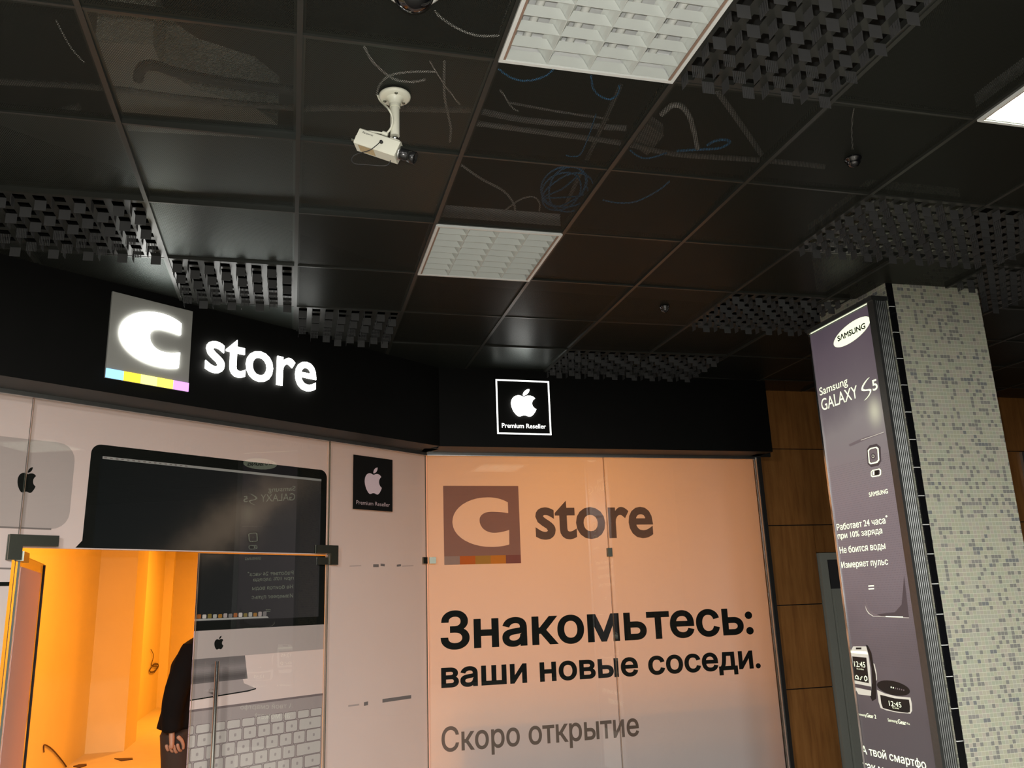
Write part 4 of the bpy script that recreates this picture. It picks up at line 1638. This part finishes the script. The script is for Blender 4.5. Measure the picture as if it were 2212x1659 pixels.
for (x, y, lab, rr) in ((1843, 345, 'small dark ceiling sensor under the hanging wire right of the middle', .026), (1436, 664, 'tiny dark ceiling sensor between the middle light and the pillar', .024)):
    p = Vector(on_z(x, y, ZC-.006))
    p.z = ZC-.001
    mb = MB()
    mb.lathe([(rr*1.25, 0), (rr*1.25, -.006), (rr, -.009), (rr*.95, -.022), (rr*.6, -.034), (0, -.038)], p, (0, 0, 1), m_dome, 28)
    tag(mb.build('ceiling_sensor'), lab, 'ceiling sensor', 'dark ceiling sensors')


# ================================================================ CABLES LYING ABOVE THE PERFORATED PANELS
def cable(name, label, pts, r, material, group, z=None):
    z = ZC+.012+r if z is None else z
    path = smooth_path([Vector(on_z(x, y, z)) for x, y in pts])
    mb = MB()
    mb.tube(path, r, material, 8)
    return tag(mb.build(name), label, 'cable' if 'conduit' not in name else 'conduit', group)


GW, GB, GC = 'white cables above the ceiling panels', 'blue cables above the ceiling panels', 'grey conduits above the ceiling panels'
cable('cable', 'white cable hanging straight behind the panel right of the box camera', [(960, 133), (960, 202), (968, 247), (974, 278), (972, 306)], .0045, m_cable_w, GW, ZC+.032)
cable('cable', 'white cable curving down to the middle ceiling light', [(996, 356), (1041, 387), (1087, 412), (1110, 440), (1112, 462)], .005, m_cable_w, GW)
cable('cable', 'short white cable loop beside the blue coil', [(1089, 456), (1122, 432), (1150, 425), (1165, 437), (1165, 455)], .0035, m_cable_w, GW)
cable('cable', 'white cable sagging behind the panel above the box camera', [(787, 101), (807, 135), (848, 169), (888, 177), (919, 172)], .004, m_cable_w, GW)
cable('cable', 'white cable looping from the box camera bracket', [(942, 155), (892, 155), (845, 162), (821, 182), (814, 204)], .0035, m_cable_w, GW)
cable('cable', 'thin white cable slanting between camera and big unlit light', [(929, 132), (955, 176), (993, 226)], .0025, m_cable_w, GW)
cable('cable', 'white cable running right from the dome camera', [(940, 24), (957, 41.5), (998, 66), (1037, 77), (1079, 77)], .004, m_cable_w, GW)
cable('cable', 'pale wire running up from the ceiling sensor', [(1842, 322), (1840, 290), (1841, 260), (1845, 235)], .003, m_cable_w, GW)
cable('cable', 'thin pale wire in the top left panel', [(121, 44), (152, 101), (182, 135)], .0025, m_cable_w, GW)
cable('cable', 'short pale cable end left of the conduits', [(1081, 195), (1093, 212), (1106, 232), (1120, 240)], .003, m_cable_w, GW)
cable('cable', 'pale flexible hose arching right of the big unlit light', [(1429, 247), (1452, 228), (1474, 231), (1490, 254), (1500, 288), (1507, 321)], .010, m_cable_w, GW)
cable('cable', 'blue cable sagging below the left end of the big unlit light', [(1074, 147), (1107, 169), (1143, 174), (1178, 164), (1198, 147)], .0035, m_cable_b, GB)
cable('cable', 'blue cable loop below the middle of the big unlit light', [(1277, 164), (1282, 192), (1299, 209), (1320, 214), (1335, 202), (1338, 185)], .0035, m_cable_b, GB)
cable('cable', 'blue cable bundle below the hanging-tab grille', [(1462, 326), (1509, 323), (1554, 320), (1576, 308), (1569, 302), (1546, 304), (1527, 314)], .005, m_cable_b, GB)
cable('cable', 'faint blue cable sagging right of the coil', [(1302, 432), (1335, 438), (1375, 435), (1421, 412), (1446, 392)], .0035, m_cable_b, GB)
cable('cable', 'blue cable dipping below the junction box', [(1362, 325), (1376, 336), (1395, 342), (1417, 338), (1440, 330)], .0035, m_cable_b, GB)
cable('cable', 'thin blue cable dropping to the coil', [(1287, 247), (1272, 293), (1254, 333), (1235, 338), (1222, 335)], .0025, m_cable_b, GB)
coil = []
for k in range(100):
    t = 2*math.pi*k/24
    w = .82+.18*math.sin(k*.37)
    coil.append(Vector(on_z(1220+58*w*math.cos(t)+6*math.sin(k*.21), 410+47*w*math.sin(t)-10*math.cos(t)+4*math.cos(k*.17), ZC+.022+.004*math.sin(k*.9))))
coil += [Vector(on_z(x, y, ZC+.025)) for x, y in ((1173, 427), (1213, 409), (1249, 379))]
mb = MB()
mb.tube(smooth_path(coil, 3), .0038, m_cable_b, 6)
tag(mb.build('cable_coil'), 'coil of blue cable lying above the panel near the middle light', 'cable coil')
cable('conduit', 'lower grey conduit crossing under the big unlit light to the right', [(1028, 266), (1168, 285), (1342, 309), (1460, 333), (1645, 346), (1781, 360)], .0105, m_conduit, GC, ZC+.032)
cable('conduit', 'upper grey conduit above the lower one', [(1041, 241), (1142, 260), (1294, 273), (1352, 277)], .0115, m_conduit, GC, ZC+.10)
cable('conduit', 'thin beige conduit topmost of the crossing three', [(1102, 222), (1200, 240), (1315, 257)], .0045, m_conduit, GC, ZC+.10)
cable('conduit', 'long grey conduit running from the left edge behind the box camera', [(-60, 172), (0, 176), (220, 189), (405, 213), (638, 233), (740, 233), (1036, 238)], .011, m_conduit, GC, ZC+.07)
cable('conduit', 'curved grey conduit in the panel at the left edge', [(-60, 225), (0, 233), (100, 243), (170, 230)], .012, m_conduit, GC, ZC+.05)
cable('conduit', 'black hose arching in the second panel from the left', [(298, 170), (304, 150), (318, 141), (345, 144), (380, 156), (480, 176), (640, 196)], .017, m_cable_k, GC, ZC+.06)
cable('conduit', 'faint grey conduit slanting down below the hanging-tab grille', [(1551, 199), (1600, 268), (1648, 338)], .011, m_conduit, GC, ZC+.09)
mb = MB()
for a_, b_ in (((1339, 189), (1274, 341)), ((1259, 376), (1223, 442))):
    pass
p0, p1 = Vector(on_z(1341, 184, ZC+.055)), Vector(on_z(1222, 444, ZC+.055))
mb.tube([p0, p1], .009, m_conduit, 8)
tag(mb.build('hanger_bar'), 'grey bar slanting behind the blue coil', 'bar')
mb = MB()
dq = [Vector(on_z(x, y, ZC+.27)) for x, y in ((205, 92), (330, 96), (352, 150), (420, 192), (545, 228), (600, 268), (590, 300), (262, 282))]
nq = len(dq)
mb.poly(dq[::-1] if (dq[1]-dq[0]).cross(dq[2]-dq[1]).z > 0 else dq, m_duct)
mb.poly([p+Vector((0, 0, .22)) for p in dq], m_duct)
for k in range(nq):
    a, b = dq[k], dq[(k+1) % nq]
    mb.poly([a, b, b+Vector((0, 0, .22)), a+Vector((0, 0, .22))], m_duct)
tag(mb.build('air_duct'), 'pale air duct showing through the second ceiling panel from the left', 'air duct')
mb = MB()
jq = [Vector(on_z(x, y, ZC+.05)) for x, y in ((1396, 266), (1434, 293), (1398, 336), (1366, 312))]
mb.hexa([tuple(v) for v in jq[::-1]]+[tuple(v+Vector((0, 0, .05))) for v in jq[::-1]], m_conduit)
jb = mb.build('junction_box')
tag(jb, 'grey junction box above the panel left of the pale hose', 'junction box')

# ================================================================ THINGS IN THE SHOP
LWp = Plane((-2.455, 0), d=(0, 1, 0))


def on_x(x, y, X):
    r_ = ray(x, y)
    return Vector(CAM+r_*(X/r_[0]))


def on_y(x, y, Y):
    r_ = ray(x, y)
    return Vector(CAM+r_*(Y/r_[1]))


mb = MB()
mb.tube(smooth_path([on_x(x, y, -2.45) for x, y in ((95, 1625), (96, 1609), (112, 1618), (130, 1638), (142, 1654), (150, 1668))]), .007, m_wire, 6)
tag(mb.build('wall_wire'), 'brown wire sticking out low on the orange wall near the door', 'wire')
mb = MB()
cw_ = [on_x(x, y, -2.34) for x, y in ((326, 1403), (331, 1413), (330, 1425), (327, 1438))]
cc = on_x(333, 1443, -2.34)
for k in range(40):
    t = 2*math.pi*k/13
    cw_.append(cc+Vector((.0, .55*math.cos(t)*(.8+.2*math.sin(k)), .082*math.sin(t)*(.8+.2*math.cos(k*1.3)))))
mb.tube(smooth_path(cw_, 3), .006, m_wire, 5)
tag(mb.build('wire_coil'), 'small coil of wire hanging on the far orange wall', 'wire coil')
for lab, quad in (('dark strip of rubbish lying before the column inside', ((247, 1640), (262, 1645), (287, 1642), (286, 1639), (262, 1640))), ('dark scrap on the shop floor nearer the wall', ((158, 1657), (172, 1660), (187, 1655), (187, 1652), (170, 1653)))):
    mb = MB()
    pts = [Vector(on_z(x, y, .001)) for x, y in quad]
    n = len(pts)
    rise = Vector((0, 0, .012))
    mb.poly([p+rise for p in pts][::-1], m_wire)
    mb.poly(pts, m_wire)
    for k in range(n):
        mb.poly([pts[k], pts[(k+1) % n], pts[(k+1) % n]+rise, pts[k]+rise], m_wire)
    tag(mb.build('floor_scrap'), lab, 'scrap', 'scraps on the shop floor')


# ---------------------------------------------------------------- person bending behind the door leaf
def skin(name, nodes, edges, root, material, sub=2, parent=None, mtx=None):
    me = bpy.data.meshes.new(name)
    me.from_pydata([n[0] for n in nodes], edges, [])
    o = bpy.data.objects.new(name, me)
    COL.objects.link(o)
    md = o.modifiers.new('skin', 'SKIN')
    md.use_smooth_shade = True
    for v, n in zip(me.skin_vertices[0].data, nodes):
        rr = n[1]
        v.radius = rr if isinstance(rr, tuple) else (rr, rr)
    me.skin_vertices[0].data[root].use_root = True
    sb = o.modifiers.new('sub', 'SUBSURF')
    sb.levels = sb.render_levels = sub
    bpy.context.view_layer.update()
    dg = bpy.context.evaluated_depsgraph_get()
    m2 = bpy.data.meshes.new_from_object(o.evaluated_get(dg))
    vs = [tuple(v.co) for v in m2.vertices]
    fs = [tuple(p.vertices) for p in m2.polygons]
    bpy.data.objects.remove(o)
    bpy.data.meshes.remove(me)
    bpy.data.meshes.remove(m2)
    return vs, fs


def rings(mb, secs, material, n=20):
    """Loft of oval sections: (centre, half depth, half width, axis)."""
    vs, fs = [], []
    for (c_, rx, ry, ax_) in secs:
        a_ = Vector(ax_).normalized()
        side = Vector((0, 1, 0))
        side = (side-a_*side.dot(a_)).normalized()
        fw_ = side.cross(a_)
        for k in range(n):
            t = 2*math.pi*k/n
            vs.append(Vector(c_)+fw_*rx*math.cos(t)+side*ry*math.sin(t))
    m_ = len(secs)
    for i in range(m_-1):
        for k in range(n):
            fs.append((i*n+k, i*n+(k+1) % n, (i+1)*n+(k+1) % n, (i+1)*n+k))
    fs += [tuple(range(n))[::-1], tuple(range((m_-1)*n, m_*n))]
    mb.mesh(vs, fs, material)


def fuse(mb, voxel, smooth=6):
    """Melt the overlapping lofts into one continuous skin."""
    me = bpy.data.meshes.new('fuse')
    me.from_pydata(mb.v, [], mb.f)
    bm = bmesh.new()
    bm.from_mesh(me)
    bmesh.ops.recalc_face_normals(bm, faces=bm.faces)
    bm.to_mesh(me)
    bm.free()
    o = bpy.data.objects.new('fuse', me)
    COL.objects.link(o)
    md = o.modifiers.new('r', 'REMESH')
    md.mode = 'VOXEL'
    md.voxel_size = voxel
    sm = o.modifiers.new('s', 'SMOOTH')
    sm.iterations = smooth
    sm.factor = .5
    bpy.context.view_layer.update()
    m2 = bpy.data.meshes.new_from_object(o.evaluated_get(bpy.context.evaluated_depsgraph_get()))
    vs, fs = [tuple(v.co) for v in m2.vertices], [tuple(q.vertices) for q in m2.polygons]
    bpy.data.objects.remove(o)
    bpy.data.meshes.remove(me)
    bpy.data.meshes.remove(m2)
    return vs, fs


def limb(mb, pts, radii, material):
    """Tapered limb through its joints."""
    p = smooth_path(pts, 5)
    rr = []
    for i in range(len(radii)-1):
        rr += [radii[i]+(radii[i+1]-radii[i])*k/5 for k in range(5)]
    mb.tube(p, rr+[radii[-1]], material, 14)


UPZ = (0, 0, 1)
RARM = [(.115, -.15, 1.315), (.08, -.205, 1.22), (.04, -.225, 1.08), (.025, -.22, .96), (.028, -.215, .875)]
LARM = [(.135, .15, 1.315), (.13, .205, 1.22), (.14, .215, 1.09), (.22, .20, .99), (.29, .17, .92)]
# local: x forward, y to the person's left, z up
bd = MB()
rings(bd, [((.02, 0, .80), .10, .15, UPZ), ((.02, 0, .92), .115, .165, UPZ), ((.04, 0, 1.05), .10, .145, (.15, 0, 1)), ((.08, 0, 1.20), .115, .165, (.3, 0, 1)), ((.125, 0, 1.31), .095, .165, (.45, 0, 1)), ((.17, 0, 1.365), .06, .09, (.7, 0, 1)), ((.21, 0, 1.395), .052, .055, (.9, 0, .8)), ((.245, 0, 1.42), .05, .05, (.9, 0, .8))], m_skin)
hx = Vector((.285, 0, 1.425))
HA = Vector((.62, 0, .78))          # the head is bowed forwards
HF = Vector((.78, 0, -.62))
def hp(a, b, c_):
    return tuple(hx+HA*a+HF*b+Vector((0, c_, 0)))
rings(bd, [(hp(-.11, .055, 0), .028, .034, HA), (hp(-.085, .035, 0), .062, .058, HA), (hp(-.04, .012, 0), .082, .070, HA), (hp(.01, 0, 0), .095, .077, HA), (hp(.05, -.01, 0), .088, .075, HA), (hp(.08, -.012, 0), .062, .055, HA), (hp(.095, -.012, 0), .025, .022, HA)], m_skin)
limb(bd, [hp(.015, .085, 0), hp(-.015, .105, 0), hp(-.03, .095, 0)], [.010, .014, .012], m_skin)
for s_ in (-1, 1):
    limb(bd, [hp(.015, -.012, .076*s_), hp(-.005, -.014, .086*s_), hp(-.03, -.006, .076*s_)], [.011, .014, .009], m_skin)
limb(bd, RARM, [.055, .05, .043, .036, .028], m_skin)
limb(bd, LARM, [.055, .05, .043, .036, .028], m_skin)
limb(bd, [(.02, -.085, .86), (.035, -.095, .68), (.05, -.10, .48), (.02, -.10, .27), (0, -.10, .09)], [.085, .078, .056, .054, .040], m_skin)
limb(bd, [(.02, .085, .86), (.06, .095, .68), (.10, .10, .48), (.08, .10, .27), (.07, .10, .09)], [.085, .078, .056, .054, .040], m_skin)
vs, fs = fuse(bd, .011)


def hand(wr, d, across, back, curl):
    """Palm plus four curled fingers and a thumb as skinned chains."""
    wr, d, across, back = Vector(wr), Vector(d).normalized(), Vector(across).normalized(), Vector(back).normalized()
    V, Fc = [], []

    def add(nodes, edges, root):
        a_, b_ = skin('hand', nodes, edges, root, m_skin, 1)
        k0 = len(V)
        V.extend(a_)
        Fc.extend([tuple(i+k0 for i in f) for f in b_])
    add([(tuple(wr-d*.015), (.024, .018)), (tuple(wr+d*.025), (.030, .017)), (tuple(wr+d*.065), (.041, .016)), (tuple(wr+d*.092), (.040, .013))], [(0, 1), (1, 2), (2, 3)], 0)
    for k, ln in enumerate((.070, .078, .072, .056)):
        base = wr+d*(.080-.004*abs(k-1))+across*(.030-.020*k)
        q, ang = base, 0.0
        nodes = [(tuple(q-d*.012), .0095), (tuple(q), .0098)]
        for seg, fr in enumerate((.45, .32, .23)):
            ang += curl*(1.0+.12*k) if seg else curl*.7
            dirn = d*math.cos(ang)-back*math.sin(ang)
            q = q+dirn*ln*fr
            nodes.append((tuple(q), .0090-.0008*seg))
        add(nodes, [(i, i+1) for i in range(4)], 0)
    t0 = wr+d*.025+across*.028
    t1 = t0+d*.028+across*.020-back*.012
    t2 = t1+d*.030+across*.002-back*.012
    t3 = t2+d*.022-across*.006-back*.006
    add([(tuple(t0), .013), (tuple(t1), .0115), (tuple(t2), .0098), (tuple(t3), .008)], [(0, 1), (1, 2), (2, 3)], 0)
    return V, Fc


pos = on_y(395, 1500, 6.2)
yawp = math.radians(-14)
person = empty('person', (pos.x, pos.y, 0), 'person in a black coat bending forward behind the glass door', 'person')
PM = Matrix.Translation((pos.x, pos.y, 0)) @ Matrix.Rotation(yawp, 4, 'Z') @ Matrix.Scale(1.09, 4)
T_ = lambda P_: [PM @ Vector(p) for p in P_]
mb = MB()
mb.mesh(T_(vs), fs, m_skin, True)
for wrs, dd_, bk in ((RARM[-1], (.08, .02, -1), (-.15, -1, 0)), (LARM[-1], (.75, -.2, -.6), (0, 1, 0))):
    hv, hf = hand(wrs, dd_, (1, .1, .1), bk, .75)
    mb.mesh(T_(hv), hf, m_skin, True)
mb.build('body', person)
hb = MB()
rings(hb, [(hp(-.06, -.062, 0), .035, .055, HA), (hp(-.02, -.030, 0), .078, .080, HA), (hp(.03, -.012, 0), .098, .086, HA), (hp(.07, -.012, 0), .085, .075, HA), (hp(.10, -.012, 0), .045, .042, HA), (hp(.108, -.012, 0), .015, .015, HA)], m_hair)
v2, f2 = fuse(hb, .010, 3)
mb = MB()
mb.mesh(T_(v2), f2, m_hair, True)
mb.build('hair', person)
ct = MB()
rings(ct, [((.008, 0, .875), .135, .190, UPZ), ((.010, 0, .885), .137, .192, UPZ), ((.02, 0, .95), .132, .188, UPZ), ((.035, 0, 1.05), .122, .18, (.15, 0, 1)), ((.07, 0, 1.20), .140, .195, (.3, 0, 1)), ((.115, 0, 1.31), .115, .19, (.45, 0, 1)), ((.165, 0, 1.368), .078, .115, (.7, 0, 1)), ((.205, 0, 1.40), .070, .078, (.9, 0, .8))], m_coat)
limb(ct, RARM, [.085, .074, .066, .060, .052], m_coat)
limb(ct, LARM, [.085, .074, .066, .060, .050], m_coat)
v2, f2 = fuse(ct, .013, 4)
mb = MB()
mb.mesh(T_(v2), f2, m_coat, True)
mb.build('coat', person)
tb = MB()
rings(tb, [((.02, 0, .76), .11, .16, UPZ), ((.02, 0, .95), .12, .17, UPZ)], m_trouser)
limb(tb, [(.02, -.085, .86), (.035, -.095, .68), (.05, -.10, .48), (.02, -.10, .27), (0, -.10, .06)], [.105, .098, .080, .074, .068], m_trouser)
limb(tb, [(.02, .085, .86), (.06, .095, .68), (.10, .10, .48), (.08, .10, .27), (.07, .10, .06)], [.105, .098, .080, .074, .068], m_trouser)
v2, f2 = fuse(tb, .013, 4)
mb = MB()
mb.mesh(T_(v2), f2, m_trouser, True)
mb.build('trousers', person)
for dx, y_ in ((0, -.10), (.07, .10)):
    sb = MB()
    o_ = .014 if y_ > 0 else -.014
    limb(sb, [(dx-.06, y_, .045), (dx+.03, y_, .05), (dx+.13, y_+o_*.6, .042), (dx+.20, y_+o_, .034)], [.036, .042, .040, .026], m_coat)
    v2, f2 = fuse(sb, .010, 3)
    mb = MB()
    mb.mesh(T_(v2), f2, m_coat, True)
    mb.build('shoe', person)
